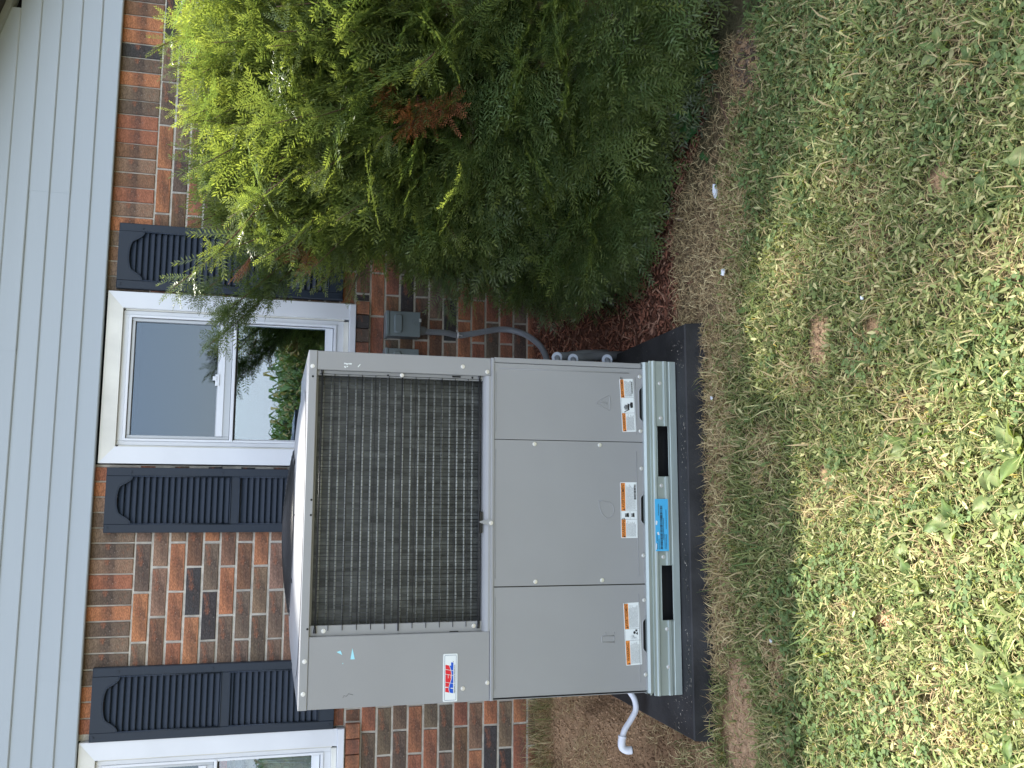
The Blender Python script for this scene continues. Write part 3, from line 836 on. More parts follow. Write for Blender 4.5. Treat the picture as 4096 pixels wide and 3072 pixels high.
# hail guard of wires
gd = empty('coil_guard', (.04, YF + .02, 1.0), unit)
m = MB(); m.tube([(.4295, YF + .012, .756), (.4295, YF + .012, 1.276)], .00085, 5); w0 = m.build('guard_wire', M['black_wire'], gd)
xw = .4295 - .0113
while xw > -.336:
    o = share(w0, (xw + jit(.0006), YF + .012, 1.016)); xw -= .0113; o.rotation_euler[1] = jit(.0012)
m = MB(); m.tube([(-.356, YF + .0103, 1.229), (.430, YF + .0103, 1.229)], .0011, 5); w1 = m.build('cross_wire', M['black_wire'], gd)
for k in range(1, 12):
    if k == 5: continue
    o = share(w1, (.037, YF + .0103, 1.229 - .0427 * k)); o.rotation_euler[1] = jit(.001)
for z in (1.268, 1.0165, .764):
    m = MB(); m.tube([(-.352 if z != 1.0165 else -.362, YF + .0085, z), (.436, YF + .0085, z)], .0024, 6); m.build('guard_rod', M['black_wire'], gd)
for x, z, d in ((.436, 1.268, 1), (.436, .764, 1), (-.350, 1.268, -1), (-.350, .764, -1)):
    m = MB(); m.tube([(x - .006 * d, YF + .007, z), (x + .012 * d, YF + .006, z)], [.0028, .0055], 8); m.build('guard_clip', M['black_wire'], gd)
# sill under the coil
m = MB()
pr = [(YF + .012, .7515), (YF + .002, .744), (YF - .003, .735), (YF - .003, .7275), (YF + .03, .7275), (YF + .03, .7515)]
n5 = len(pr)
m.faces([(-.3718, p[0], p[1]) for p in pr] + [(.4405, p[0], p[1]) for p in pr], [tuple(range(n5)), tuple(range(n5, 2 * n5))[::-1]] + [(j, j + n5, (j + 1) % n5 + n5, (j + 1) % n5) for j in range(n5)])
m.build('coil_sill', M['paint_lite'], unit)
m = MB(); m.prism([(-.046, .722), (-.021, .720), (-.028, .764), (-.033, .764)], YF - .0065, YF - .004); m.build('guard_bracket', M['paint_lite'], unit)
bx('bracket_pad', M['black_wire'], unit, -.066, .002, YF + .004, YF + .008, .7525, .762)
m = MB(); m.box(XL, XR + .001, YF - .006, YF + .02, .7165, .7272, c=.002); m.build('waist_ledge', M['paint_lite'], unit)
for x, z in ((.437, .84), (-.3705, .84)):
    bx('slot', M['void'], unit, x - .0035, x + .0015, YF + .0128, YF + .0135, z - .014, z + .014)
# lower panels: outline with a hand notch in the bottom lip
def panel(x0, x1, nx0, nx1, name):
    e = empty(name, (x0, YF, .2), unit)
    nz = .2115; z0, z1 = .1975, .7160
    pts = [(x0, z0), (nx0, z0), (nx0 + .010, z0 + .003), (nx0 + .016, nz - .003), (nx0 + .022, nz), (nx1 - .022, nz), (nx1 - .016, nz - .003), (nx1 - .010, z0 + .003), (nx1, z0), (x1, z0), (x1, z1), (x0, z1)]
    MB().prism(pts, YF - .0022, YF + .006).build('panel_sheet', P_, e)
    # rolled bottom lip, a thin bright edge that follows the notch
    for a, b2 in ((x0 + .001, nx0), (nx1, x1 - .001)):
        bx('bottom_lip', M['paint_lite'], e, a, b2, YF - .0052, YF - .0024, z0 - .001, z0 + .0045)
    MB().tube([(nx0, YF - .0036, z0 + .001), (nx0 + .010, YF - .0036, z0 + .004), (nx0 + .017, YF - .0036, nz - .002), (nx0 + .024, YF - .0036, nz + .001), (nx1 - .024, YF - .0036, nz + .001), (nx1 - .017, YF - .0036, nz - .002), (nx1 - .010, YF - .0036, z0 + .004), (nx1, YF - .0036, z0 + .001)], .0018, 6).build('notch_lip', M['paint_lite'], e)
    m = MB(); m.tube([(x0 + .025, YF - .0022, .2225), (x1 - .03, YF - .0022, .2245)], [.0014, .0014], 6); m.build('pressed_rib', P_, e)
    m = MB(); m.tube([(x0 + .025, YF - .0022, .7115), (x1 - .03, YF - .0022, .7115)], .0012, 6); m.build('top_rib', P_, e)
    return e
pl = panel(XL + .008, -.2372, -.465, -.335, 'burner_access_panel')
pm = panel(-.2335, .2330, -.050, .070, 'blower_access_panel')
prr = panel(.2352, .4845, .295, .432, 'control_access_panel')
m = MB(); m.tube([(.4665, YF - .0022, .699), (.4685, YF - .0022, .246)], .0014, 6); m.build('upright_rib', P_, prr)
m = MB(); m.box(.4865, .5035, YF - .004, YF + .02, .2025, .7162, c=.002); m.build('corner_flange', P_, unit)
bx('corner_shadow_gap', M['void'], unit, .4846, .4864, YF + .008, YF + .0095, .2, .716)
bx('panel_gap_backing', M['void'], unit, XL + .006, XR - .003, YF + .0065, YF + .01, .19, .716)
bx('seam_gasket', M['black_wire'], unit, -.2371, -.2336, YF + .0005, YF + .0062, .2, .716)
# symbols pressed in the panels
def emboss(e, pts, r=.0017, name='pressed_symbol', closed=False):
    p = [(a, YF - .0022, b) for a, b in pts]
    if closed: p.append(p[0])
    MB().tube(p, r, 6).build(name, P_, e)
emboss(prr, [(.341, .3165), (.3455, .3155), (.386, .3165), (.3885, .320), (.3675, .361), (.363, .3645), (.3595, .362), (.3395, .320)], closed=True)
emboss(prr, [(.372, .352), (.366, .340), (.371, .338), (.361, .326), (.365, .336), (.360, .339), (.364, .352)], .0013)
emboss(prr, [(.361, .326), (.358, .332)], .0013); emboss(prr, [(.361, .326), (.367, .330)], .0013)
emboss(pm, [(.037, .359), (.037, .3415), (.0315, .3395)] + [(.0075 + .027 * math.cos(a_), .329 + .027 * math.sin(a_) * .8) for a_ in np.linspace(.4, -math.pi, 14)][2:] + [(-.0205, .333), (-.004, .350), (.018, .3575), (.037, .359)], .0017)
emboss(pl, [(-.398, .312), (-.398, .353), (-.403, .355), (-.416, .354), (-.418, .352), (-.418, .312)], .0016)
emboss(pl, [(-.423, .3115), (-.386, .3115)], .0014); emboss(pl, [(-.393, .342), (-.388, .342)], .0016)
# hex screws
def screw_mesh(name, mt, par, x, z, y, r=.0047):
    m = MB()
    m.tube([(x, y, z), (x, y - .0012, z)], r * 1.45, 14)
    m.tube([(x, y - .0012, z), (x, y - .005, z)], [r, r * .92], 6, smooth=False)
    return m.build(name, mt, par)
s0 = screw_mesh('screw', M['screw'], unit, .450, 1.299, YF - .002)
base = Vector((.450, YF - .002, 1.299)); bc = off(unit) + s0.location
for x, z, y in [(.433, 1.019, YF + .006), (.468, .822, YF), (.454, .741, YF - .001), (-.442, 1.296, YF - .002), (-.536, 1.297, YF - .002), (-.542, .813, YF), (-.528, .729 + .006, YF),
                (-.355, .777, YF + .014), (-.357, 1.242, YF + .014), (.221, .581, YF - .002), (.222, .355, YF - .002), (-.221, .579, YF - .002), (-.220, .352, YF - .002),
                (.458, .2085, YF - .003), (.272, .2085, YF - .003), (.146, .2075, YF - .003), (-.142, .2055, YF - .003), (-.287, .2055, YF - .003), (-.525, .2045, YF - .003), (-.034, .727, YF - .0065)]:
    o = share(s0, Vector((x, y, z)) - base + bc); o.rotation_euler[1] = random.uniform(0, 1)
m = MB(); m.tube([(.418, YF - .0025, 1.297), (.418, YF - .0015, 1.297)], .0034, 12); h0 = m.build('screw_hole', M['void'], unit)
hb = off(unit) + h0.location
for x, z, y in [(.037, 1.290, YF - .0025), (-.009, 1.290, YF - .0025), (-.348, 1.290, YF - .0025), (.432, 1.062, YF + .0135), (.435, .787, YF + .0135)]:
    share(h0, hb + Vector((x - .418, y - YF + .0025, z - 1.297)))
# scuffs of torn sticker
for nm, pts in (('sticker_scrap', [(-.427, 1.185), (-.414, 1.19), (-.418, 1.202)]), ('sticker_scrap', [(-.441, 1.160), (-.441, 1.147), (-.408, 1.155)]), ('sticker_scrap', [(-.4535, 1.184), (-.4535, 1.181), (-.449, 1.182)])):
    MB().flat(pts, YF - .0006).build(nm, M['paleblue'], lp)
m = MB()
for k in range(9):
    x = .456 + jit(.006) ; z = 1.19 + jit(.011)
    m.flat([(x - .002, z), (x + .001 + .002 * random.random(), z - .002), (x + .003, z + .002 + .003 * random.random()), (x - .001, z + .003)], YF - .0006 - .0001 * k)
m.flat([(.452, 1.158), (.462, 1.151), (.463, 1.153), (.454, 1.160)], YF - .0006)
m.build('paint_scratch', M['label'], unit)
# dark scrawl and smudges near the corner
m = MB(); m.tube([(-.551, 1.155, 0)] and [(-.553, YF - .0004, 1.180), (-.545, YF - .0004, 1.176), (-.549, YF - .0004, 1.170), (-.541, YF - .0004, 1.163), (-.545, YF - .0004, 1.150)], .0004, 4); m.build('pencil_mark', M['ink'], lp)

# warning stickers
def sticker(par, xc, zc, w, h, rot, left, mid_, name='warning_label'):
    e = empty(name, (xc, YF - .003, zc), par)
    ca, sa = math.cos(rot), math.sin(rot)
    def T(x, z): return (xc + x * ca - z * sa, zc + x * sa + z * ca)
    def rect(x0, x1, z0, z1, y, mt, nm, r=0):
        if r:
            pts = []
            for qx, qz, a0 in ((x1 - r, z1 - r, 0), (x0 + r, z1 - r, 90), (x0 + r, z0 + r, 180), (x1 - r, z0 + r, 270)):
                for k in range(4): a_ = R(a0 + 30 * k); pts.append((qx + r * math.cos(a_), qz + r * math.sin(a_)))
            m = MB(); m.prism([T(*p) for p in pts], y, YF - .0023)
        else:
            m = MB(); m.flat([T(*p) for p in ((x0, z0), (x1, z0), (x1, z1), (x0, z1))], y)
        return m.build(nm, mt, e)
    y = YF - .0031
    rect(-w / 2, w / 2, -h / 2, h / 2, y, M['label'], 'sheet', .003)
    l1, l2 = -w / 2 + w * left, -w / 2 + w * (left + mid_)
    b = .0022; band = h * .245
    rect(-w / 2 + b, l1 - .0006, h / 2 - b - band, h / 2 - b, y - .0004, M['orange'], 'orange_band')
    rect(l2 + .0006, w / 2 - b, h / 2 - b - band, h / 2 - b, y - .0004, M['orange'], 'orange_band')
    x, z = T(-w / 2 + .012, h / 2 - b - band / 2)
    x, z = T((-w / 2 + l1) / 2 + .004, h / 2 - b - band / 2)
    text('WARNING', band * .98, x, z, y - .0008, M['ink'], e, align='CENTER', rot=rot, sx=.9, bold=.00012)
    x, z = T((l2 + w / 2) / 2 + .004, h / 2 - b - band / 2)
    text('AVERTISSEMENT', band * .98, x, z, y - .0008, M['ink'], e, align='CENTER', rot=rot, sx=.82 if w - left > .2 else .78, bold=.00012)
    for xx in (-w / 2 + .0045, l2 + .0045):
        MB().flat([T(xx - .002, h / 2 - b - band + .002), T(xx + .0035, h / 2 - b - band + .002), T(xx + .0008, h / 2 - b - .0015)], y - .0008).build('alert_triangle', M['ink'], e)
    m = MB()                                           # cell borders
    for (a0, a1, c0, c1) in ((l1 - .0006, l1, -h / 2 + b, h / 2 - b), (l2, l2 + .0006, -h / 2 + b, h / 2 - b), (-w / 2 + b, w / 2 - b, -h / 2 + b, -h / 2 + b + .0005), (-w / 2 + b, w / 2 - b, h / 2 - b, h / 2 - b + .0005)):
        m.flat([T(a0, c0), T(a1, c0), T(a1, c1), T(a0, c1)], y - .0006)
    m.build('border_line', M['ink'], e)
    m = MB(); rows = 9                                 # print too small to read: rows of tiny dashes
    for (a0, a1) in ((-w / 2 + .005, l1 - .004), (l2 + .004, w / 2 - .006)):
        for k in range(rows):
            zz = h / 2 - b - band - .004 - k * (h - 2 * b - band - .006) / rows
            x = a0; end = a1 - random.random() * .012
            while x < end:
                dx = random.uniform(.001, .0038); m.flat([T(x, zz), T(min(x + dx, end), zz), T(min(x + dx, end), zz + .0011), T(x, zz + .0011)], y - .0006); x += dx + .0009
    m.build('small_print', M['ink'], e)['kind'] = 'stuff'
    return e, T, l1, l2, y
e, T, l1, l2, y = sticker(prr, .3585, .2525, .180, .0500, .050, .355, .29)
m = MB(); cx_ = (l1 + l2) / 2                           # gloved hand with wire and spark
for k in range(4): m.flat([T(cx_ - .014 + k * .0042, -.001), T(cx_ - .011 + k * .0042, -.001), T(cx_ - .0112 + k * .0042, .0155 - abs(k - 1.3) * .002), T(cx_ - .0138 + k * .0042, .0155 - abs(k - 1.3) * .002)], y - .0007)
m.flat([T(cx_ - .014, -.004), T(cx_ + .004, -.006), T(cx_ + .006, .001), T(cx_ - .014, .001)], y - .0008)
m.flat([T(cx_ - .008, -.018), T(cx_ + .009, -.018), T(cx_ + .010, -.010), T(cx_ + .002, -.007), T(cx_ - .010, -.009)], y - .0007)
m.flat([T(cx_ - .020, .006), T(cx_ - .018, .008), T(cx_ - .013, -.003), T(cx_ - .015, -.006)], y - .0007)
m.flat([T(cx_ - .024, .014), T(cx_ - .022, .015), T(cx_ - .018, .008), T(cx_ - .020, .006)], y - .0007)
m.build('hand_pictogram', M['ink'], e)
m = MB()
x = .040
while x < .080: wd = random.choice((.0006, .0012)); m.flat([T(x, -.021), T(x + wd, -.021), T(x + wd, -.016), T(x, -.016)], y - .0007); x += wd + random.choice((.0007, .0012))
m.build('barcode', M['ink'], e)
e, T, l1, l2, y = sticker(pm, .0075, .2535, .184, .0600, .006, .335, .15)
m = MB(); cx_ = (l1 + l2) / 2
for dx, dz, s_ in ((0, .008, 1), (.001, -.013, .8)):
    for k in range(3): m.flat([T(cx_ - .006 + k * .004, dz), T(cx_ - .003 + k * .004, dz), T(cx_ - .0032 + k * .004, dz + .008 * s_), T(cx_ - .0058 + k * .004, dz + .007 * s_)], y - .0007)
    m.flat([T(cx_ - .007, dz - .007 * s_), T(cx_ + .007, dz - .006 * s_), T(cx_ + .006, dz + .001), T(cx_ - .006, dz + .0005)], y - .0008)
m.flat([T(l1, -.0030), T(l2, -.0030), T(l2, -.0025), T(l1, -.0025)], y - .0007)
m.build('hazard_pictogram', M['ink'], e)
m = MB(); x = .035
while x < .085: wd = random.choice((.0007, .0014, .002)); m.flat([T(x, -.0255), T(x + wd, -.0255), T(x + wd, -.0185), T(x, -.0185)], y - .0007); x += wd + random.choice((.0008, .0014))
m.build('barcode', M['ink'], e)
e, T, l1, l2, y = sticker(pl, -.394, .2475, .199, .0560, .036, .395, .185)
m = MB(); cx_ = (l1 + l2) / 2                           # person and flames
m.flat([T(cx_ + .006 + .0045 * math.cos(a_), -.006 + .0045 * math.sin(a_)) for a_ in np.linspace(0, 6.28, 12, endpoint=False)], y - .0007)
m.flat([T(cx_ + .009, -.016), T(cx_ + .015, -.017), T(cx_ + .016, -.010), T(cx_ + .010, -.009)], y - .0007)
m.flat([T(cx_ - .002, -.018), T(cx_ + .008, -.0175), T(cx_ + .002, -.010)], y - .0007)
for k in range(9):
    a_ = R(70 + 22 * k * .8); m.flat([T(cx_ - .004 + .004 * math.cos(a_), -.008 + .004 * math.sin(a_)), T(cx_ - .004 + .005 * math.cos(a_ + .15), -.008 + .005 * math.sin(a_ + .15)), T(cx_ - .004 + .015 * math.cos(a_ + .1), -.006 + .020 * math.sin(a_ + .1))], y - .0007)
m.build('flame_pictogram', M['ink'], e)

# maker's badge
bd = empty('maker_badge', (-.507, YF - .003, .853), lp)
bx0, bx1, bz0, bz1 = -.579, -.4355, .8305, .8755
def rrect(x0, x1, z0, z1, r):
    pts = []
    for qx, qz, a0 in ((x1 - r, z1 - r, 0), (x0 + r, z1 - r, 90), (x0 + r, z0 + r, 180), (x1 - r, z0 + r, 270)):
        for k in range(5): a_ = R(a0 + 22.5 * k); pts.append((qx + r * math.cos(a_), qz + r * math.sin(a_)))
    return pts
MB().prism(rrect(bx0, bx1, bz0, bz1, .0035), YF - .0022, YF).build('badge_plate', M['label'], bd)
m = MB(); o_ = rrect(bx0 + .004, bx1 - .004, bz0 + .004, bz1 - .004, .003); i_ = rrect(bx0 + .0049, bx1 - .0049, bz0 + .0049, bz1 - .0049, .0022); n_ = len(o_)
for k in range(n_):
    k2 = (k + 1) % n_; m.flat([o_[k], o_[k2], i_[k2], i_[k]], YF - .0027)
m.build('badge_outline', M['navy'], bd)
# zoomed badge coordinates (px of a 1327x1659 enlargement) to metres
def BZ(zx, zy): return (bx0 + (1360 - zy) / 1265 * (bx1 - bx0), bz1 - (zx - 470) / 390 * (bz1 - bz0))
wave = [(625, 385), (652, 450), (680, 530), (705, 640), (700, 720), (672, 830), (640, 920), (625, 1000), (632, 1070), (652, 1118)]
def wx(zy): return float(np.interp(zy, [w[1] for w in wave], [w[0] for w in wave]))
def edge(zy0, slope, zx): return zy0 + slope * (zx - 530) / 215        # a letter edge leaning with height
LET = [(1098, 848), (835, 636), (622, 512), (498, 384)]                # left,right edges at the top (zx 530)
red, blu = MB(), MB()
for li, (ya, yb_) in enumerate(LET):
    for lo, hi, mb in ((530, None, red), (None, 745, blu)):
        L1, R1 = [], []
        if lo:
            for f in np.linspace(0, 1, 6):
                pass
        # sample columns from left edge to right edge
        n = 10; top, bot = [], []
        for k in range(n + 1):
            yt = ya + (yb_ - ya) * k / n
            if lo:
                zx1 = wx(yt + 20) - 7
                top.append(BZ(530, yt)); bot.append(BZ(zx1, edge(yt, 42, zx1)))
            else:
                if li == 3 and k == n: pass
                zx0 = wx(yt + 20) + 7
                top.append(BZ(zx0, edge(yt, 42, zx0))); bot.append(BZ(745, edge(yt, 42, 745)))
        for k in range(n): mb.flat([bot[k], bot[k + 1], top[k + 1], top[k]], YF - .0027)
blu.flat([BZ(745, 426), BZ(745, 330), BZ(682, 322), BZ(682, 414)], YF - .0027)
red.build('red_lettering', M['red'], bd); blu.build('blue_lettering', M['blue'], bd)
m = MB()
for z0_, z1_, y0_, y1_ in ((528, 605, 990, 968), (676, 748, 1022, 1000), (602, 612, 742, 650), (672, 682, 748, 655)):
    m.flat([BZ(z1_, y0_), BZ(z1_, y1_), BZ(z0_, y1_ - 6), BZ(z0_, y0_ - 6)], YF - .0030)
m.build('letter_slots', M['label'], bd)
x, z = BZ(783, 1140); text('HEATING & COOLING PRODUCTS', .0049, x, z, YF - .0029, M['ink'], bd, sx=1.12, bold=.00008)
x, z = BZ(745, 300); text('\u00ae', .004, x, z, YF - .0029, M['ink'], bd, align='CENTER')

# galvanised base rail with two lifting slots
rail = empty('base_rail', (-.035, YF - .01, PADZ), unit)
G = M['galv']
SL_ = [(.119, .290, .1125, .1535), (-.353, -.1745, .1065, .1475)]
profile = [(YF + .02, .192), (YF + .001, .2005), (YF - .008, .1985), (YF - .0135, .191), (YF - .0125, .181), (YF - .0105, .1785), (YF - .0145, .1765), (YF - .0145, .1690),
           (YF - .0200, .1655), (YF - .0205, .1600), (YF - .0150, .1570)]
prof2 = [(YF - .0150, .1570), (YF - .0140, .1540), (YF - .0140, .1290), (YF - .0195, .1255), (YF - .0195, .1170), (YF - .0145, .1125), (YF - .0140, .1060)]
prof3 = [(YF - .0140, .1060), (YF - .0150, .1040), (YF - .0150, .0815), (YF + .0, .0805)]
def sweep(m, prof, xa, xb, n=1):
    for i in range(len(prof) - 1):
        (y0, z0), (y1, z1) = prof[i], prof[i + 1]
        m.poly([(xa, y1, z1), (xb, y1, z1), (xb, y0, z0), (xa, y0, z0)])
def clipz(prof, zlo, zhi):
    o = []
    for i in range(len(prof) - 1):
        (y0, z0), (y1, z1) = prof[i], prof[i + 1]
        if z1 > z0: continue
        a, b = min(z0, zhi), max(z1, zlo)
        if a <= b: continue
        f = lambda z: y0 + (y1 - y0) * (z0 - z) / (z0 - z1)
        o.append([(f(a), a), (f(b), b)])
    return o
m = MB(); rx0, rx1 = -.592, .512
sweep(m, profile[:6], -.583, .507)
sweep(m, profile[5:], rx0, rx1)
xs_ = [rx0, SL_[1][0], SL_[1][1], SL_[0][0], SL_[0][1], rx1]
for i in range(5):
    if i in (0, 2, 4): sweep(m, prof2, xs_[i], xs_[i + 1])
    else:
        s_ = SL_[1] if i == 1 else SL_[0]
        for pc_ in clipz(prof2, s_[3], 1) + clipz(prof2, 0, s_[2]): sweep(m, pc_, xs_[i], xs_[i + 1])
sweep(m, prof3, rx0, rx1)
for x in (rx0, rx1):                                   # end returns
    allp = profile[5:] + prof2[1:] + prof3[1:]
    for i in range(len(allp) - 1):
        m.poly([(x, allp[i][0], allp[i][1]), (x, allp[i + 1][0], allp[i + 1][1]), (x, YF + .02, allp[i + 1][1]), (x, YF + .02, allp[i][1])])
m.build('rail_sheet', G, rail)
for s_ in SL_:                                         # folded rim round each slot
    pts = [(s_[0], s_[2]), (s_[1], s_[2]), (s_[1], s_[3]), (s_[0], s_[3]), (s_[0], s_[2])]
    MB().tube([(a, YF - .0145, b) for a, b in pts], .0016, 6).build('slot_rim', G, rail)
bx('base_void', M['void'], rail, rx0 + .004, rx1 - .004, YF + .03, YF + .035, .081, .188)
bx('base_pan_side', G, rail, rx0, rx0 + .002, YF + .0205, YB, .0815, .19); bx('base_pan_side', G, rail, rx1 - .002, rx1, YF + .0205, YB, .0815, .19)
s1 = screw_mesh('rail_screw', M['screw'], rail, .436, .140, YF - .0142, .0046); bc = off(rail) + s1.location
for x, z in ((.317, .139), (.089, .141), (-.147, .139), (-.381, .131), (-.502, .129)):
    share(s1, bc + Vector((x - .436, 0, z - .140)))
m = MB(); m.box(-.5905, -.578, YF - .008, YF - .002, .1845, .190); m.build('bent_tab', G, rail)
# blue shipping sticker
sb = empty('shipping_label', (-.04, YF - .017, .145), rail)
ys = YF - .0215
MB().prism(rrect(-.1275, .0445, .1215, .1685, .002), ys, ys + .0008).build('sheet', M['bluelabel'], sb)
m = MB(); x = -.121
while x < .020: wd = random.choice((.0007, .0012, .0018)); m.flat([(x, .1425), (x + wd, .1425), (x + wd, .1515), (x, .1515)], ys - .0005); x += wd + random.choice((.0007, .0010, .0015))
for row, (z, xs0, xs1) in enumerate(((.1285, -.121, -.072), (.1285, -.055, .010), (.1340, -.121, -.075), (.1385, -.09, -.02), (.1555, -.121, -.088), (.1555, -.01, .028), (.1620, -.121, -.10), (.1620, -.095, -.07))):
    x = xs0
    while x < xs1: dx = random.uniform(.0015, .003); m.flat([(x, z), (x + dx, z), (x + dx, z + .0022), (x, z + .0022)], ys - .0005); x += dx + .0009
m.build('print_and_barcode', M['ink'], sb)
for pts in ([(-.122, .1655), (-.105, .164), (-.10, .1675), (-.124, .168)], [(-.042, .163), (-.03, .161), (-.026, .1665), (-.04, .168)], [(-.075, .155), (-.064, .157), (-.066, .163), (-.074, .161)]):
    MB().flat(pts, ys - .0008).build('torn_patch', M['label'], sb)

# ------------------------------------------------------------------ disconnect boxes, conduit, pipes
def disconnect(x0, x1, z0, z1, lab, cat='electrical box'):
    e = empty('disconnect_box', ((x0 + x1) / 2, 0, z0)); tag(e, lab, cat, 'grey electrical boxes on the brick wall')
    Bm = M['boxgrey']
    bx('enclosure', Bm, e, x0 + .003, x1 - .003, -.080, 0, z0 + .002, z1 - .010, c=.002)
    m = MB(); m.box(x0, x1, -.088, -.0805, z0, z1 - .014, c=.002); m.build('cover', Bm, e)
    m = MB(); m.box(x0 - .001, x1 + .001, -.092, 0, z1 - .0135, z1, c=.002); m.build('rain_hood', Bm, e)
    kx0, kx1, kz1 = x0 + .012, x1 - .012, z1 - .036
    m = MB(); m.prism(rrect(kx0, kx1, kz1 - .038, kz1, .012), -.0895, -.0885)
    a_, b_2 = rrect(kx0, kx1, kz1 - .038, kz1, .012), rrect(kx0 + .005, kx1 - .005, kz1 - .033, kz1 - .005, .010); n_ = len(a_)
    m.faces([(p[0], -.0895, p[1]) for p in a_] + [(p[0], -.0975, p[1]) for p in b_2], [tuple(range(n_, 2 * n_))] + [(i, (i + 1) % n_, n_ + (i + 1) % n_, n_ + i) for i in range(n_)], False)
    m.build('raised_boss', Bm, e)
    m = MB(); m.tube([(x0 + .062, -.0885, z0 + .032), (x0 + .045, -.0885, z0 + .020), (x0 + .055, -.0885, z0 + .016), (x0 + .075, -.0885, z0 + .022), (x0 + .066, -.0885, z0 + .034)], .0009, 5)
    m.tube([(x0 + .068, -.0885, z0 + .036), (x0 + .073, -.0885, z0 + .041), (x0 + .078, -.0885, z0 + .036), (x0 + .073, -.0885, z0 + .034)], .0009, 5)
    m.build('pressed_emblem', Bm, e)
    m = MB(); m.box(x1 - .045, x1 - .030, -.0925, -.0885, z0 - .003, z0 + .006); m.build('hasp', M['screw'], e)
    return e
disconnect(.779, .892, .783, .938, 'grey electrical disconnect box on the brick with a conduit below it')
disconnect(.612, .722, .788, .940, 'grey electrical box mostly hidden behind the top corner of the unit')
pts = smooth_path([(.815, -.045, .790), (.812, -.045, .745), (.813, -.040, .66), (.806, -.03, .60), (.815, -.03, .54), (.832, -.035, .46), (.842, -.04, .40), (.835, -.06, .34), (.80, -.12, .285), (.73, -.22, .25), (.63, -.32, .25), (.49, -.40, .27)], 26)
rad = [.0135 + (.0009 if i % 3 else -.0004) for i in range(len(pts))]
cd = empty('flexible_conduit', (.81, -.04, .5)); tag(cd, 'ribbed grey flexible conduit curving down the brick wall into the unit', 'conduit')
MB().tube(pts, rad, 12).build('hose', M['conduit'], cd)
MB().tube([(.815, -.045, .785), (.815, -.045, .775), (.815, -.045, .758), (.813, -.045, .752)], [.021, .021, .020, .0155], 12, smooth=False).build('fitting', M['pipe_grey'], cd)
MB().tube([(.800, -.055, .583), (.806, -.0455, .600), (.812, -.055, .600)], .004, 6).build('strap_tab', M['screw'], cd)
m = MB(); m.tube([(.806, -.0305, .6035), (.806, -.0305, .5965)], .0160, 14); m.build('pipe_clamp', M['screw'], cd)
MB().tube([(.826, -.020, .600), (.832, -.012, .600)], .0055, 8).build('clamp_screw', M['screw'], cd)

def sleeve(x, y, z, body, lab):
    e = empty('pipe_sleeve', (x, y, z)); tag(e, lab, 'pipe', 'grey pipe sleeves beside the unit')
    d = Vector((-.25, -1, .42)).normalized()
    c = Vector((x, y, z))
    MB().tube([c - d * .006, c + d * .003], .0205, 20).build('collar', M['ring'], e)
    MB().tube([c - d * .012, c - d * .006], .0215, 20).build('collar_back', M['pipe_grey'], e)
    if body: MB().tube([c - d * .012, c - d * .06 + Vector((0, 0, -.03)), c - d * .10 + Vector((0.01, 0, -.10)), c - d * .12 + Vector((.015, 0, -.2))], .0185, 14).build('sleeve_body', M['pipe_grey'], e)
    q = smooth_path([c, c + d * .022 + Vector((-.006, 0, -.004)), c + d * .026 + Vector((-.030, 0, -.006)), Vector((.496, y - .04, z + .004))], 6)
    MB().tube(q, .0105, 12).build('bent_pipe', M['conduit'], e)
sleeve(.592, -.79, .357, True, 'highest grey pipe sleeve leaving the right side of the unit')
sleeve(.588, -.79, .292, True, 'middle grey pipe sleeve leaving the right side of the unit')
sleeve(.590, -.80, .155, False, 'lowest grey pipe stub, just above the pad\'s edge')

dp = empty('condensate_drain', (-.70, -.95, .1)); tag(dp, 'bent white plastic drain pipe running out over the soil', 'drain pipe')
q = smooth_path([(-.55, -.95, .175), (-.605, -.95, .163), (-.640, -.95, .139), (-.668, -.95, .122), (-.703, -.95, .119), (-.738, -.95, .140), (-.765, -.95, .160), (-.790, -.95, .170), (-.802, -.95, .172)], 6)
MB().tube(q, .0105, 14).build('pipe', M['pvc'], dp)
q = smooth_path([(-.790, -.95, .171), (-.815, -.95, .174), (-.830, -.95, .170), (-.838, -.953, .155), (-.838, -.956, .138)], 5)
MB().tube(q, .0140, 14).build('elbow', M['pvc'], dp)
MB().tube([(-.788, -.95, .1705), (-.794, -.95, .1715)], .0150, 14).build('elbow_rim', M['pvc'], dp)
MB().tube([(-.838, -.956, .1375), (-.838, -.956, .1365)], .0115, 14).build('elbow_bore', M['void'], dp)

# ------------------------------------------------------------------ foliage kit
def kite(base, d, side, L, Wd, curve=None, nrm=None):
    """n leaf blades as 2-triangle kites. base,d,side (n,3); L,Wd (n,)"""
    n = len(base)
    L = np.asarray(L)[:, None]; Wd = np.asarray(Wd)[:, None]
    v = np.empty((n, 4, 3))
    v[:, 0] = base; v[:, 1] = base + d * L * .45 - side * Wd * .5; v[:, 3] = base + d * L * .45 + side * Wd * .5; v[:, 2] = base + d * L
    if nrm is not None: v[:, 2] -= nrm * L * .12
    return v.reshape(-1, 3)
def unit_(a): return a / np.maximum(np.linalg.norm(a, axis=-1, keepdims=True), 1e-9)

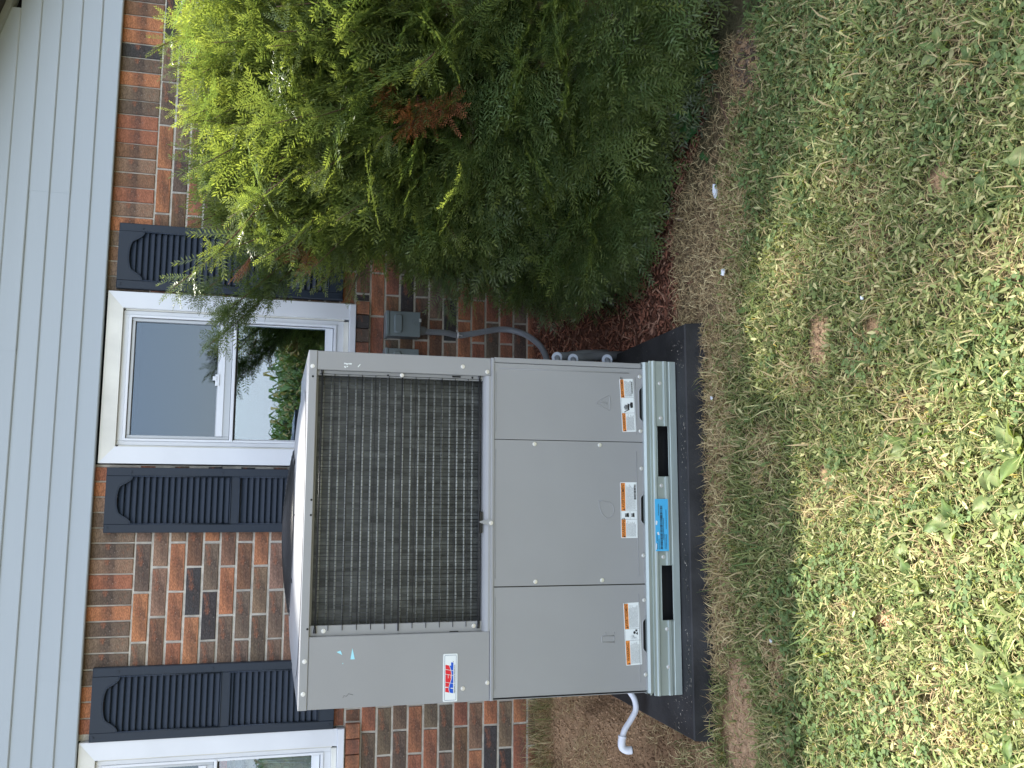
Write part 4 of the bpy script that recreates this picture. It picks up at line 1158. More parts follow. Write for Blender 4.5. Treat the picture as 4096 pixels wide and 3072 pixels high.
def spray_template(seed, main=.16, sides=4, nl=.0275, gap=.0062):
    """a flat yew spray in its own frame: axis +X, flat plane XY, up +Z. returns verts, per-vertex age(0 old..1 young)"""
    g = np.random.default_rng(seed)
    V, A = [], []
    axes = [(np.zeros(3), np.array([1, 0, 0.]), main)]
    for k in range(sides):
        s = 1 if k % 2 else -1
        t = .12 + .70 * (k + g.uniform(-.2, .3)) / sides
        an = R(g.uniform(35, 55)) * s
        axes.append((np.array([main * t, 0, 0.]), np.array([math.cos(an), math.sin(an), g.uniform(-.15, .2)]), main * (1 - t) * g.uniform(.75, 1.05) + .012))
    stems = []
    for p, d, ln in axes:
        d = d / np.linalg.norm(d); n = max(5, int(ln / gap))
        t = (np.arange(n) + .5) / n
        droop = np.array([0, 0, -1.]) * (t ** 2)[:, None] * ln * g.uniform(.02, .14)
        base = p + d * (t * ln)[:, None] + droop
        up = np.array([0, 0, 1.]); sd_ = np.cross(up, d); sd_ /= np.linalg.norm(sd_)
        sgn = np.where(np.arange(n) % 2 == 0, 1, -1)[:, None]
        ang = np.radians(62 - 34 * t ** 3 + g.normal(0, 7, n))[:, None]
        dirs = d * np.cos(ang) + sd_ * sgn * np.sin(ang) + up * (.20 + g.normal(0, .11, n))[:, None]
        dirs = unit_(dirs)
        ll = nl * (1 - .35 * t ** 4) * (.65 + .35 * np.minimum(1, t * 5 + .4)) * g.uniform(.85, 1.1, n)
        sidev = unit_(np.cross(dirs, up + g.normal(0, .18, (n, 3))))
        V.append(kite(base, dirs, sidev, ll, np.full(n, .0050), nrm=up))
        A.append(np.repeat(np.clip(t * 1.0, 0, 1) ** 2, 4))
        # stem as a thin triangle-section strip
        w = .0009
        pts = np.array([p, p + d * ln - np.array([0, 0, ln * .05])])
        q = np.array([pts[0] - sd_ * w, pts[0] + sd_ * w, pts[1] + sd_ * w * .4, pts[1] - sd_ * w * .4])
        V.append(q[[0, 1, 2, 3]]); A.append(np.full(4, .55))
    return np.concatenate(V), np.concatenate(A)
TPL = [spray_template(s, main=m_, sides=k_) for s, m_, k_ in ((1, .185, 5), (2, .155, 4), (3, .205, 6), (4, .125, 3), (5, .17, 4))]
LONG = [spray_template(11, .18, 2, .024), spray_template(12, .16, 2, .024)]

def place(tpl, pos, axis, up, scale, cols, acc):
    """pos.. (n,3): copies of one template written into acc lists"""
    V, A = tpl; n = len(pos)
    X = unit_(axis); Zv = up - X * np.sum(up * X, 1, keepdims=True); Zv = unit_(Zv); Yv = np.cross(Zv, X)
    Mx = np.stack([X, Yv, Zv], 1)
    W_ = np.einsum('vk,nkc->nvc', V, Mx) * scale[:, None, None] + pos[:, None]
    old, young = cols
    a = A[None, :, None]
    c = old[:, None] * (1 - a) + young[:, None] * a
    acc[0].append(W_.reshape(-1, 3)); acc[1].append(c.reshape(-1, 3))
def finish(name, acc, mt, parent):
    v = np.concatenate(acc[0]); c = np.concatenate(acc[1])
    return npmesh(name, v, np.arange(len(v)).reshape(-1, 4), mt, c, parent)

# ------------------------------------------------------------------ yew bush
bush = empty('yew_bush', (1.9, -.75, .15)); tag(bush, 'large sprawling yew bush against the brick with bright new tips and dark shaded underside', 'bush')
ELL = [((1.98, -.78, .84), (1.02, .90, .86)), ((1.42, -.74, .62), (.50, .52, .56)), ((1.50, -.68, 1.20), (.50, .46, .46)), ((1.72, -1.08, .44), (.60, .66, .46)), ((2.35, -.7, 1.25), (.6, .55, .62)), ((1.22, -.82, .30), (.36, .44, .26))]
def inside(p, k, grow=1.):
    c, r = ELL[k]; q = (p - np.array(c)) / (np.array(r) * grow); return (q ** 2).sum(-1) < 1
def shell(n, depth, rg):
    """points on the joined outline of the ellipsoids, pushed inward by depth"""
    P, Nn = [], []
    ar = np.array([r[0] * r[1] + r[1] * r[2] + r[0] * r[2] for _, r in ELL]); ar = ar / ar.sum()
    for k, (c, r) in enumerate(ELL):
        m_ = int(n * ar[k] * 7) + 1
        d = unit_(rg.normal(0, 1, (m_, 3))); p = np.array(c) + d * np.array(r) * (1 - rg.uniform(0, depth, (m_, 1)))
        nn = unit_(d / np.array(r))
        ok = np.ones(m_, bool)
        for j in range(len(ELL)):
            if j != k: ok &= ~inside(p, j, 1 - depth)
        # clumpy outline
        p = p + nn * ((fbm(p[:, 0] + p[:, 2] * .7, p[:, 1] - p[:, 2], 4.5, 12) - .5) * .26)[:, None]
        ok &= (p[:, 2] > gz(p[:, 0], p[:, 1]) + .03) & (p[:, 1] < -.03)
        P.append(p[ok]); Nn.append(nn[ok])
    P = np.concatenate(P); Nn = np.concatenate(Nn); tc_ = unit_(np.array([0.013, -4.139, 1.41]) - P); fc_ = (tc_ * Nn).sum(1)
    w_ = np.where(P[:, 0] > 1.90, .10, 1.) * np.where(P[:, 1] > -.35, .5, 1.) * np.where(fc_ < -.15, .22, 1.)
    i = np.argsort(rg.uniform(0, 1, len(P)) ** (1 / w_))[::-1][:n]
    return P[i], Nn[i]
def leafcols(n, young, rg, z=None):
    """old and young growth colours: darker blue-green old and shaded needles, yellow-green fresh and sunlit ones"""
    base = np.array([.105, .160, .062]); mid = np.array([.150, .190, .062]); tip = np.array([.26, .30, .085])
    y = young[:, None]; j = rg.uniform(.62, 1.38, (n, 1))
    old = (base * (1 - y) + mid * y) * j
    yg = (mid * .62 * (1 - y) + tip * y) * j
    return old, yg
acc = [[], []]
rg = np.random.default_rng(21)
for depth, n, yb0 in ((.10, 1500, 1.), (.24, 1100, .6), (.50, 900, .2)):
    P, Nn = shell(n, depth, rg)
    # behind faces (towards off-frame right) thinner
    up = np.array([0, 0, 1.])
    hi = np.clip((P[:, 2] - .75) / .8, 0, 1)[:, None]
    ax = Nn * .9 + up * (.10 + 1.0 * hi) + np.array([-.35, -.15, 0]) * hi + rg.normal(0, .24, P.shape)
    ax[:, 2] -= .22 * (1 - hi[:, 0])
    ax = unit_(ax)
    upv = up * .8 + Nn * .85 + np.array([0, -.25, 0]) + rg.normal(0, .2, P.shape)
    P = P - ax * .07
    # fresh growth and painted light: sunlit top yellower, shaded core darker
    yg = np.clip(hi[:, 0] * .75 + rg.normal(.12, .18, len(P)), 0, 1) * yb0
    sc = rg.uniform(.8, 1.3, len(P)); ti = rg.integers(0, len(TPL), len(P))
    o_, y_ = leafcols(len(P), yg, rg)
    for k in range(len(TPL)):
        s_ = ti == k
        if s_.any(): place(TPL[k], P[s_], ax[s_], upv[s_], sc[s_], (o_[s_], y_[s_]), acc)
fil = rg.normal(0, 1, (900, 3)) * np.array([.17, .10, .24]) + np.array([1.56, -1.12, .98])
fax = unit_(np.array([-.3, -.8, .25]) + rg.normal(0, .3, fil.shape)); o_, y_ = leafcols(len(fil), np.clip(rg.normal(.35, .25, len(fil)), 0, 1), rg)
place(TPL[0], fil - fax * .1, fax, np.tile([0, -.4, .9], (len(fil), 1)) + rg.normal(0, .2, fil.shape), rg.uniform(.8, 1.2, len(fil)), (o_, y_), acc)
# long shoots that stick out of the outline: start, tip, freshness with painted light and shade, how dense
SHOOTS = [((1.08, -.66, 1.24), (.70, -.66, 1.62), .12, 3), ((1.1, -.66, 1.3), (.76, -.70, 1.72), .15, 3), ((1.187, -0.97, 1.419), (0.702, -0.98, 1.787), 0.9, 1), ((1.031, -0.6, 1.288), (0.588, -0.62, 1.676), 0.15, 3), ((1.1, -0.7, 1.1), (0.8, -0.62, 1.165), 0.55, 1), ((1.22, -0.95, 0.98), (0.905, -1.1, 0.8), 1.0, 2), ((1.769, -0.8, 1.354), (1.655, -0.98, 1.813), 0.9, 1), ((1.878, -0.85, 1.354), (1.592, -0.98, 1.805), 1.0, 2), ((1.655, -0.85, 1.261), (1.308, -0.98, 1.771), 1.0, 2), ((1.506, -0.85, 1.261), (1.139, -0.98, 1.715), 0.8, 2), ((1.44, -0.91, 1.169), (1.007, -0.98, 1.58), 0.9, 2), ((1.264, -0.87, 1.076), (0.841, -0.98, 1.491), 0.9, 2), ((1.21, -0.8, 1.075), (0.769, -0.98, 1.366), 0.7, 2), ((1.2, -0.4, 0.9), (0.8, -0.36, 0.7), 0.1, 2), ((1.12, -0.75, 1.0), (0.83, -0.7, 1.28), 0.8, 2), ((1.763, -0.95, 1.215), (1.454, -0.98, 1.764), 0.9, 2), ((1.946, -1.0, 1.308), (1.838, -0.98, 1.832), 0.9, 2), ((1.25, -1.05, 0.4), (0.86, -1.0, 0.22), 0.25, 2), ((1.2, -1.0, 0.25), (0.83, -0.93, 0.1), 0.3, 2), ((1.1, -0.6, 0.4), (0.88, -0.55, 0.3), 0.1, 2), ((1.45, -1.1, 0.9), (1.18, -1.32, 1.12), 1.0, 2), ((1.4, -0.9, 1.1), (1.1, -1.12, 1.36), 1.0, 2), ((1.62, -1.0, 1.1), (1.4, -1.22, 1.4), 1.0, 2), ((1.9, -1.1, 0.8), (1.62, -1.42, 1.05), 0.8, 2), ((1.25, -1.05, 1.262), (0.98, -0.98, 1.592), 1.0, 2), ((1.574, -1.05, 1.308), (1.33, -0.98, 1.651), 1.0, 2), ((1.9, -0.9, 1.2), (1.66, -1.0, 1.64), 1.0, 2), ((2.1, -1.0, 1.1), (1.85, -1.15, 1.52), 0.9, 2), ((1.5, -1.2, 0.45), (1.25, -1.5, 0.55), 0.6, 2), ((1.7, -1.3, 0.5), (1.5, -1.68, 0.62), 0.7, 2), ((1.116, -0.85, 1.261), (0.852, -0.98, 1.644), 0.8, 2), ((2.2, -1.1, 1.4), (2.1, -1.55, 1.9), 0.9, 3), ((2.3, -1.0, 1.5), (2.4, -1.4, 2.2), 0.9, 3), ((2.2, -1.2, 1.1), (2.0, -1.7, 1.5), 0.8, 3)]
stem = MB()
def shoot(a, b, fresh, dens, accx, dead=False):
    a, b = np.array(a), np.array(b); ln = np.linalg.norm(b - a); d = (b - a) / ln
    bow = np.array([0, 0, -1.]) * ln * rg.uniform(-.02, .10)
    def pt(t): return a + (b - a) * t + bow * 4 * t * (1 - t)
    stem.tube([tuple(pt(t)) for t in np.linspace(0, .97, 7)], list(np.linspace(.0048, .0012, 7)), 5)
    # needles on the axis itself
    step = .11
    nseg = int(ln / step) + 1
    pos, ax, sc, yy = [], [], [], []
    for k in range(nseg):
        t = k / nseg; p = pt(t); dr = pt(min(1, t + .1)) - pt(max(0, t - .02)); dr /= np.linalg.norm(dr)
        pos.append(p); ax.append(dr + rg.normal(0, .04, 3)); sc.append(min(1.1, max(.6, (ln * (1 - t)) / .15))); yy.append(fresh * (.35 + .65 * t))
    pos.append(b - d * .10); ax.append(d); sc.append(.65); yy.append(fresh)
    nside = int(ln / .055 * (.6 + .4 * dens + (1.2 if dens == 3 else 0)))
    for k in range(nside):
        t = rg.uniform(.05, .92); p = pt(t)
        sv = np.cross(d, [0, .3, 1]); sv /= np.linalg.norm(sv)
        s = 1 if k % 2 else -1
        q = d * .75 + sv * s * rg.uniform(.4, .9) + rg.normal(0, .22, 3); pos.append(p); ax.append(q); sc.append(rg.uniform(.5, 1.0) * (1.05 - .45 * t)); yy.append(fresh * rg.uniform(.4, 1))
    pos, ax = np.array(pos), unit_(np.array(ax)); sc = np.array(sc); yy = np.clip(np.array(yy), 0, 1)
    up = np.tile([-.1, -.55, .8], (len(pos), 1)) + rg.normal(0, .3, (len(pos), 3))
    if dead:
        j = rg.uniform(.7, 1.25, (len(pos), 1)); o_ = np.array([.26, .095, .045]) * j; y_ = np.array([.38, .15, .06]) * j
    else: o_, y_ = leafcols(len(pos), yy, rg)
    ti = rg.integers(0, 2, len(pos))
    for k in range(2):
        s_ = ti == k
        if s_.any(): place((LONG if (dens < 3 and not dead) else TPL)[k], pos[s_], ax[s_], up[s_], sc[s_], (o_[s_], y_[s_]), accx)
for a, b, f, dn in SHOOTS: shoot(a, b, f, dn, acc)
P, Nn = shell(400, .05, rg)
k_ = (P[:, 2] > .95) & (P[:, 0] < 1.8) & (P[:, 1] < -.6); P, Nn = P[k_][:44], Nn[k_][:44]
for p_, n_3 in zip(P, Nn):
    d_ = unit_(n_3 * .55 + np.array([-.45, -.2, .72]) + rg.normal(0, .22, 3)); l_ = rg.uniform(.20, .34)
    shoot(p_ - d_ * l_ * .35, p_ + d_ * l_ * .65, rg.uniform(.75, 1), 1, acc)
o = finish('foliage', acc, M['yew'], bush); o['kind'] = 'stuff'
dacc = [[], []]
for a, b in (((1.42, -1.16, 1.02), (1.27, -1.24, 1.10)), ((1.40, -1.20, .98), (1.22, -1.27, .96)), ((1.38, -1.20, .95), (1.28, -1.30, .86)), ((1.40, -1.20, 1.05), (1.33, -1.27, 1.14)), ((1.34, -1.2, .98), (1.20, -1.28, 1.03)),
             ((.98, -.72, 1.30), (.86, -.76, 1.33)), ((1.0, -.72, 1.33), (.90, -.76, 1.40)), ((.93, -.68, 1.52), (.83, -.72, 1.56))):
    def on_ray(q, dy):
        q = np.array(q); f_ = (q[1] + dy + 4.139) / (q[1] + 4.139); c_ = np.array([0.013, -4.139, 1.409]); return c_ + (q - c_) * f_
    a, b = np.array(a), np.array(b); b = a + (b - a) * .62; shoot(on_ray(a, -.13), on_ray(b, -.13), 1, 0, dacc, True)
o = finish('dead_foliage', dacc, M['dead'], bush); o['kind'] = 'stuff'; o['label'] = 'rusty brown dead sprays'
# main limbs
for k in range(26):
    an = rg.uniform(0, 6.28); b0 = np.array([1.9 + .22 * math.cos(an), -.75 + .2 * math.sin(an), .05])
    P, Nn = shell(1, .35, rg)
    if not len(P): continue
    t = P[0]; md = (b0 + t) / 2 + np.array([0, 0, .10])
    stem.tube(smooth_path([b0, (b0 + md) / 2 + rg.normal(0, .03, 3), md, t], 3), list(np.linspace(.016, .004, 10)), 6)
stem.build('branches', M['stem'], bush)['kind'] = 'stuff'

# an unseen tree behind the house, crown clumps shaped to dapple the lawn
tree = empty('shade_tree', (3.0, 9.6, 0)); tag(tree, 'unseen leafy tree behind the house, crown shaped to shade part of the lawn', 'tree')
V, Cc = [], []
for (cx_, cy_, ax_, ay_, n) in ((1.40, -2.50, .55, .36, 1100), (.92, -2.40, .34, .26, 560), (.58, -2.20, .30, .26, 420), (.30, -1.92, .26, .22, 260), (-.45, -1.66, .85, .24, 300), (0., 3.5, 2.4, 2.2, 2600), (2.2, 3.0, 2.0, 2.4, 2200)):
    d = unit_(rg.normal(0, 1, (n, 3))) * rg.uniform(0, 1, (n, 1)) ** .42
    p = np.array([cx_, cy_, 0]) + np.array(SUN) / SUN.z * 14.0 + d * np.array([ax_, ay_, .9 if n < 2000 else 2.0])
    dr = unit_(rg.normal(0, 1, (n, 3))); sv = unit_(np.cross(dr, rg.normal(0, 1, (n, 3))))
    L_ = rg.uniform(.06, .11, (n, 1)); w_ = L_ * .33
    V.append(np.stack([p, p + dr * L_ * .5 - sv * w_, p + dr * L_, p + dr * L_ * .5 + sv * w_], 1).reshape(-1, 3)); Cc.append(np.repeat(np.array([.06, .12, .03]) * rg.uniform(.7, 1.3, (n, 1)), 4, 0))
V = np.concatenate(V); o = npmesh('crown', V, np.arange(len(V)).reshape(-1, 4), M['grass'], np.concatenate(Cc), tree); o['kind'] = 'stuff'
m = MB(); m.tube([(3.0, 9.6, 0), (3.05, 9.6, 5), (2.9, 9.8, 10), (2.8, 9.9, 15)], [.22, .19, .13, .04], 10)
for tx, ty in ((1.2, -2.0), (-.3, -1.6), (.5, 2.0), (-1.2, 3.2), (3.0, 3.4)): m.tube(smooth_path([(3.0, 9.7, 9.0), ((3.0 + tx + 2.1) / 2, (9.7 + ty + 6.6) / 2, 12.2), (tx + 2.1, ty + 6.6, 13.9)], 4), list(np.linspace(.07, .012, 9)), 6)
m.build('trunk', M['stem'], tree)

# ------------------------------------------------------------------ lawn
def blades(n, x0, x1, y0, y1, keep, L, Wd, tilt, colf, seed, lift=0., seg=2):
    g = np.random.default_rng(seed)
    x = g.uniform(x0, x1, n); y = g.uniform(y0, y1, n); k = keep(x, y, g); x, y = x[k], y[k]; n = len(x)
    z = gz(x, y) + lift * g.uniform(0, 1, n)
    az = g.uniform(0, 2 * np.pi, n); tl = np.clip(g.normal(tilt[0], tilt[1], n), .02, 1.35)      # lean from upright
    ln = g.uniform(*L, n); w = g.uniform(*Wd, n)
    h = np.stack([np.cos(az), np.sin(az), 0 * az], -1); upv = np.array([0, 0, 1.])
    d1 = h * np.sin(tl)[:, None] + upv * np.cos(tl)[:, None]
    t2 = np.minimum(tl + g.uniform(.2, .95, n), 1.9); d2 = h * np.sin(t2)[:, None] + upv * np.cos(t2)[:, None]
    sv = np.stack([-np.sin(az), np.cos(az), 0 * az], -1); sv = unit_(sv + upv * g.normal(0, .35, (n, 1)))
    p0 = np.stack([x, y, z], -1); p1 = p0 + d1 * (ln * .5)[:, None]; p2 = p1 + d2 * (ln * .5)[:, None]
    p2[:, 2] = np.maximum(p2[:, 2], gz(p2[:, 0], p2[:, 1]) + .002)
    V = np.stack([p0 - sv * (w * .35)[:, None], p0 + sv * (w * .35)[:, None], p1 + sv * (w * .5)[:, None], p1 - sv * (w * .5)[:, None], p2], 1).reshape(-1, 3)
    b = np.arange(n)[:, None] * 5
    Fq = (b + np.array([0, 1, 2, 3])); Ft = (b + np.array([3, 2, 4]))
    c = colf(x, y, g, n); c = np.repeat(c, 5, 0)
    return V, Fq, Ft, c
def join(parts):
    V, Q, T_, Cc = [], [], [], []; o = 0
    for v, q, t, c in parts: V.append(v); Q.append(q + o); T_.append(t + o); Cc.append(c); o += len(v)
    return np.concatenate(V), [np.concatenate(Q), np.concatenate(T_)], np.concatenate(Cc)
def lawn_ok(x, y):
    edge = np.where((x > -.74) & (x < .645), -1.352, np.where(x > .6, -1.46 - .22 * smst(1.0, 1.6, x), -1.36))
    return y < edge + (fbm(x, y, 14, 2) - .5) * .05 * (np.abs(x) > .75)
def greencol(x, y, g, n):
    nz = fbm(x, y, 4, 14)[:, None]; s = strawm(x, y)
    a = np.array([.115, .140, .048]); b = np.array([.190, .200, .075]); c = np.array([.085, .125, .042])
    col = a * (1 - nz) + b * nz; col = np.where(g.uniform(0, 1, (n, 1)) < .3, c, col)
    pale = np.array([.32, .31, .15]); dry = np.array([.34, .27, .15])
    u = g.uniform(0, 1, n)
    col = np.where((u < .16)[:, None], pale, col); col = np.where((u > .88 - .55 * s)[:, None], dry, col)
    return col * 1.22 * g.uniform(.7, 1.3, (n, 1))
def drycol(x, y, g, n):
    a = np.array([.38, .29, .155]); b = np.array([.26, .18, .10]); c = np.array([.52, .43, .24])
    u = g.uniform(0, 1, (n, 1)); col = np.where(u < .4, a, np.where(u < .75, b, c)); return col * 1.15 * g.uniform(.7, 1.25, (n, 1))
NX0, NX1, NY0, NY1 = -1.25, 1.55, -3.0, -1.34
parts = [
    blades(104000, NX0, NX1, NY0, NY1, lambda x, y, g: lawn_ok(x, y) & (g.uniform(0, 1, len(x)) > bare(x, y) * .93) & (g.uniform(0, 1, len(x)) > strawm(x, y) * .62), (.022, .055), (.0017, .0042), (.85, .35), greencol, 31, .010),
    blades(9000, NX0, NX1, NY0, NY1, lambda x, y, g: lawn_ok(x, y) & (fbm(x, y, 5, 30) > .55) & (bare(x, y) < .4), (.05, .10), (.0030, .0055), (.7, .3), greencol, 32, .01),
    blades(12000, -2.6, 3.0, -4.3, -1.4, lambda x, y, g: lawn_ok(x, y) & ((x < NX0) | (x > NX1) | (y < NY0)), (.03, .07), (.003, .006), (.8, .3), greencol, 33, .01),
]
V, Fl, Cc = join(parts)
tag(npmesh('grass', V, Fl, M['grass'], Cc), 'mown green grass with pale clippings in front of the pad', 'grass', kind='stuff')
parts = [
    blades(30000, NX0, NX1, NY0, NY1, lambda x, y, g: lawn_ok(x, y) & (g.uniform(0, 1, len(x)) < .10 + strawm(x, y)) & (g.uniform(0, 1, len(x)) > bare(x, y) * .8), (.018, .05), (.0010, .0022), (1.2, .25), drycol, 41, .016),
    blades(26000, -.75, 1.55, -1.75, -1.15, lambda x, y, g: (g.uniform(0, 1, len(x)) < strawm(x, y) * 1.1) & ((x > .65) | (y < -1.352)) & (mulchm(x, y) < .6), (.02, .06), (.0010, .0024), (1.15, .3), drycol, 42, .022),
    blades(11000, -1.5, -.60, -1.42, -.02, lambda x, y, g: (soilm(x, y) > .5) & (fbm(x, y, 5, 44) > .47) & ~((x > PADX0 - .01) & (y < PADY1 + .05)), (.02, .06), (.0010, .0022), (1.15, .3), drycol, 43, .01),
    blades(1600, -1.3, -.58, -.16, -.01, lambda x, y, g: x < -.5, (.06, .13), (.0012, .0028), (.7, .5), lambda x, y, g, n: np.where(g.uniform(0, 1, (n, 1)) < .6, drycol(x, y, g, n), greencol(x, y, g, n)), 45),
    blades(900, -1.6, -.72, -1.38, -1.1, lambda x, y, g: x < -.75, (.03, .07), (.0015, .003), (.9, .4), greencol, 46),
    # roots and stalks hanging over the pad's front edge
    blades(420, -.73, .63, -1.368, -1.350, lambda x, y, g: x > -9, (.03, .075), (.0010, .0018), (.35, .25), drycol, 47),
]
V, Fl, Cc = join(parts)
tag(npmesh('dry_grass', V, Fl, M['litter'], Cc), 'withered brown grass and roots along the pad and mulch', 'dry grass', kind='stuff')
# clover: three leaflets on a stalk
g = np.random.default_rng(51)
x = g.uniform(-.9, 1.6, 9000); y = g.uniform(-2.9, -1.4, 9000); k = lawn_ok(x, y) & (fbm(x, y, 3.2, 52) > .52 - .10 * (x > .8)) & (bare(x, y) < .3); x, y = x[k][:2600], y[k][:2600]
n = len(x); z = gz(x, y) + g.uniform(.012, .034, n); az = g.uniform(0, 6.28, n); V, Cc = [], []
for k in range(3):
    a_ = az + k * 2.094; d = unit_(np.stack([np.cos(a_), np.sin(a_), g.normal(.1, .25, n)], -1)); s_ = np.stack([-np.sin(a_), np.cos(a_), g.normal(0, .2, n)], -1)
    r = g.uniform(.005, .010, n)[:, None]; p = np.stack([x, y, z], -1)
    V.append(np.stack([p, p + d * r * .8 - s_ * r * .7, p + d * r * 1.5 - s_ * r * .35, p + d * r * 1.5 + s_ * r * .35, p + d * r * .8 + s_ * r * .7], 1))
V = np.stack(V, 1).reshape(-1, 3); b = np.arange(n * 3)[:, None] * 5
Cc = np.repeat(np.array([.100, .150, .055]) * g.uniform(.75, 1.5, (n, 1)), 15, 0)
tag(npmesh('clover', V, b + np.array([0, 1, 2, 3, 4]), M['grass'], Cc), 'clover leaves scattered low through the lawn', 'clover', kind='stuff')
# small broad leaves and mown leaf scraps lying in the sward
g = np.random.default_rng(55)
x = g.uniform(-1.2, 1.5, 30000); y = g.uniform(-2.95, -1.4, 30000); k = lawn_ok(x, y) & (g.uniform(0, 1, 30000) < .25 + .75 * smst(-1.7, -2.4, y - .35 * x)) & (bare(x, y) < .5); x, y = x[k], y[k]; n = len(x)
p = np.stack([x, y, gz(x, y) + g.uniform(.008, .032, n)], -1); az = g.uniform(0, 6.28, n)
d = unit_(np.stack([np.cos(az), np.sin(az), g.normal(.05, .35, n)], -1)); s_ = unit_(np.stack([-np.sin(az), np.cos(az), g.normal(0, .35, n)], -1))
ll = g.uniform(.009, .028, n)[:, None]; w = ll * g.uniform(.08, .22, (n, 1)); nn = np.cross(d, s_)
V = np.stack([p, p + d * ll * .35 - s_ * w + nn * w * .3, p + d * ll * .75 - s_ * w * .7 + nn * w * .2, p + d * ll, p + d * ll * .75 + s_ * w * .7 + nn * w * .2, p + d * ll * .35 + s_ * w + nn * w * .3], 1).reshape(-1, 3)
b = np.arange(n)[:, None] * 6
u = g.uniform(0, 1, (n, 1)); Cc = np.where(u < .5, np.array([.15, .185, .065]), np.where(u < .8, np.array([.23, .25, .10]), np.array([.36, .34, .17]))) * 1.15 * g.uniform(.7, 1.25, (n, 1))
tag(npmesh('leaf_clippings', V, b + np.arange(6), M['grass'], np.repeat(Cc, 6, 0)), 'small cut leaves lying loose in the lawn', 'clippings', kind='stuff')

# broadleaf weeds, each a plant with leaves of its own
def leaf_mesh(seed, L, Wd, col, wav=.10, toothed=False):
    g = np.random.default_rng(seed); nu, nv = 8, 4
    V, Cc = [], []
    for i in range(nu + 1):
        t = i / nu
        prof = 0.10 if t < .16 else math.sin(math.pi * min(1, (t - .10) / .92) ** .85) * (1 - .12 * t)
        if i == nu: prof = .02
        zc = L * (.30 * t - .36 * t * t)
        for j in range(nv + 1):
            s = (j / nv - .5) * 2
            ww = Wd * .5 * max(prof, .08) * (1 + (.12 * ((i + j) % 2) if toothed and abs(s) == 1 else 0))
            V.append((L * t, s * ww, zc + abs(s) * Wd * .5 * prof * .22 + math.sin(t * 9 + s * 2 + seed) * Wd * wav * .3 * abs(s)))
            f = 1.25 if s == 0 else (.88 if abs(s) == .5 else 1.0)
            Cc.append(tuple(c * f * g.uniform(.93, 1.07) for c in col))
    F_ = [(i * (nv + 1) + j, i * (nv + 1) + j + 1, (i + 1) * (nv + 1) + j + 1, (i + 1) * (nv + 1) + j) for i in range(nu) for j in range(nv)]
    o = npmesh('leaf', np.array(V), np.array(F_), M['weed'], np.array(Cc), smooth=True); me = o.data; bpy.data.objects.remove(o); return me
GL = [leaf_mesh(s, 1., w_, c, wav) for s, w_, c, wav in ((1, .50, (.14, .180, .060), .5), (2, .42, (.105, .155, .048), .6), (3, .58, (.16, .20, .075), .5), (4, .36, (.12, .17, .05), .5), (5, .54, (.18, .22, .085), .6))]
DK = [leaf_mesh(s, 1., w_, c, .25, True) for s, w_, c in ((7, .62, (.045, .115, .040)), (8, .56, (.060, .135, .045)))]
def weed(x, y, n, L, label, group=None, meshes=GL, tilt=(.25, .75), name='broadleaf_weed', spikes=0, h=0.):
    z = float(gz(x, y)); e = empty(name, (x, y, z)); tag(e, label, 'weed', group)
    a0 = random.random() * 6.28
    for k in range(n):
        o = bpy.data.objects.new('leaf', random.choice(meshes)); COL.objects.link(o); o.parent = e
        s = L * random.uniform(.6, 1.1); o.scale = (s, s * random.uniform(.85, 1.15), s)
        o.rotation_euler = (jit(.35), -random.uniform(*tilt), a0 + k * 2.4 + jit(.3)); o.location = (jit(.004), jit(.004), .004 + h * k / max(1, n))
    for k in range(spikes):
        an = random.random() * 6.28; l = L * random.uniform(1.1, 1.9); tl = random.uniform(.5, 1.1)
        d = Vector((math.cos(an) * math.sin(tl), math.sin(an) * math.sin(tl), math.cos(tl)))
        m = MB(); b0 = Vector((x, y, z)); pts = [b0 + d * l * t + Vector((0, 0, -l * .35 * t * t)) for t in np.linspace(0, 1, 9)]
        m.tube(pts, [.0008] * 4 + [.0017, .0021, .0021, .0017, .0008], 5); m.build('seed_spike', M['spike'], e)
    return e
M['spike'] = mat('green_seed_spike', (.16, .19, .06), .8, bump=.8, bscale=600)
weed(.128, -2.64, 15, .085, 'largest bright broadleaf weed at the lower edge of the photo, leaves spread upward', tilt=(.4, .95), spikes=5)
weed(-.011, -2.44, 13, .075, 'sunlit plantain with thin seed spikes, nearest the unit of the big weeds', tilt=(.2, .7), spikes=6)
weed(-.34, -2.58, 12, .072, 'wide plantain rosette with brown seed spikes in the sunny corner of the lawn', spikes=6)
weed(.66, -2.573, 7, .075, 'pair of round pale leaves and blades beside the shaded lawn, right of the weeds', tilt=(.1, .5))
weed(1.037, -2.49, 7, .07, 'bright toothed weed in the shaded right part of the lawn', tilt=(.3, .8))
weed(.30, -1.66, 6, .060, 'small dark plantain close in front of the pad, right of its middle')
weed(-.42, -1.66, 5, .065, 'flat grey-green leaves in front of the left corner of the unit', tilt=(.05, .4))
weed(-.62, -1.80, 7, .062, 'low weed with upright leaf at the left edge of the shaded grass', tilt=(.1, .8))
weed(1.50, -1.52, 7, .085, 'dark toothed leafy weed at the front foot of the yew', meshes=DK, tilt=(.2, .8), h=.05)
weed(1.33, -1.36, 6, .085, 'large-leaved dark weed growing up through the yew', meshes=DK, tilt=(.1, .6), h=.10)
weed(1.20, -1.42, 5, .035, 'small light green seedling between the yew and the dry grass', meshes=DK, tilt=(.1, .6), h=.03)
weed(1.62, -1.78, 6, .07, 'rounded dark weed leaves beside the pebbles', meshes=DK, tilt=(.1, .5), h=.02)
G1, G2 = 'low plantain rosettes in the sunlit lawn', 'low plantain rosettes in the shaded lawn'
pl_ = []
rr_ = random.Random(5)
tries = 0
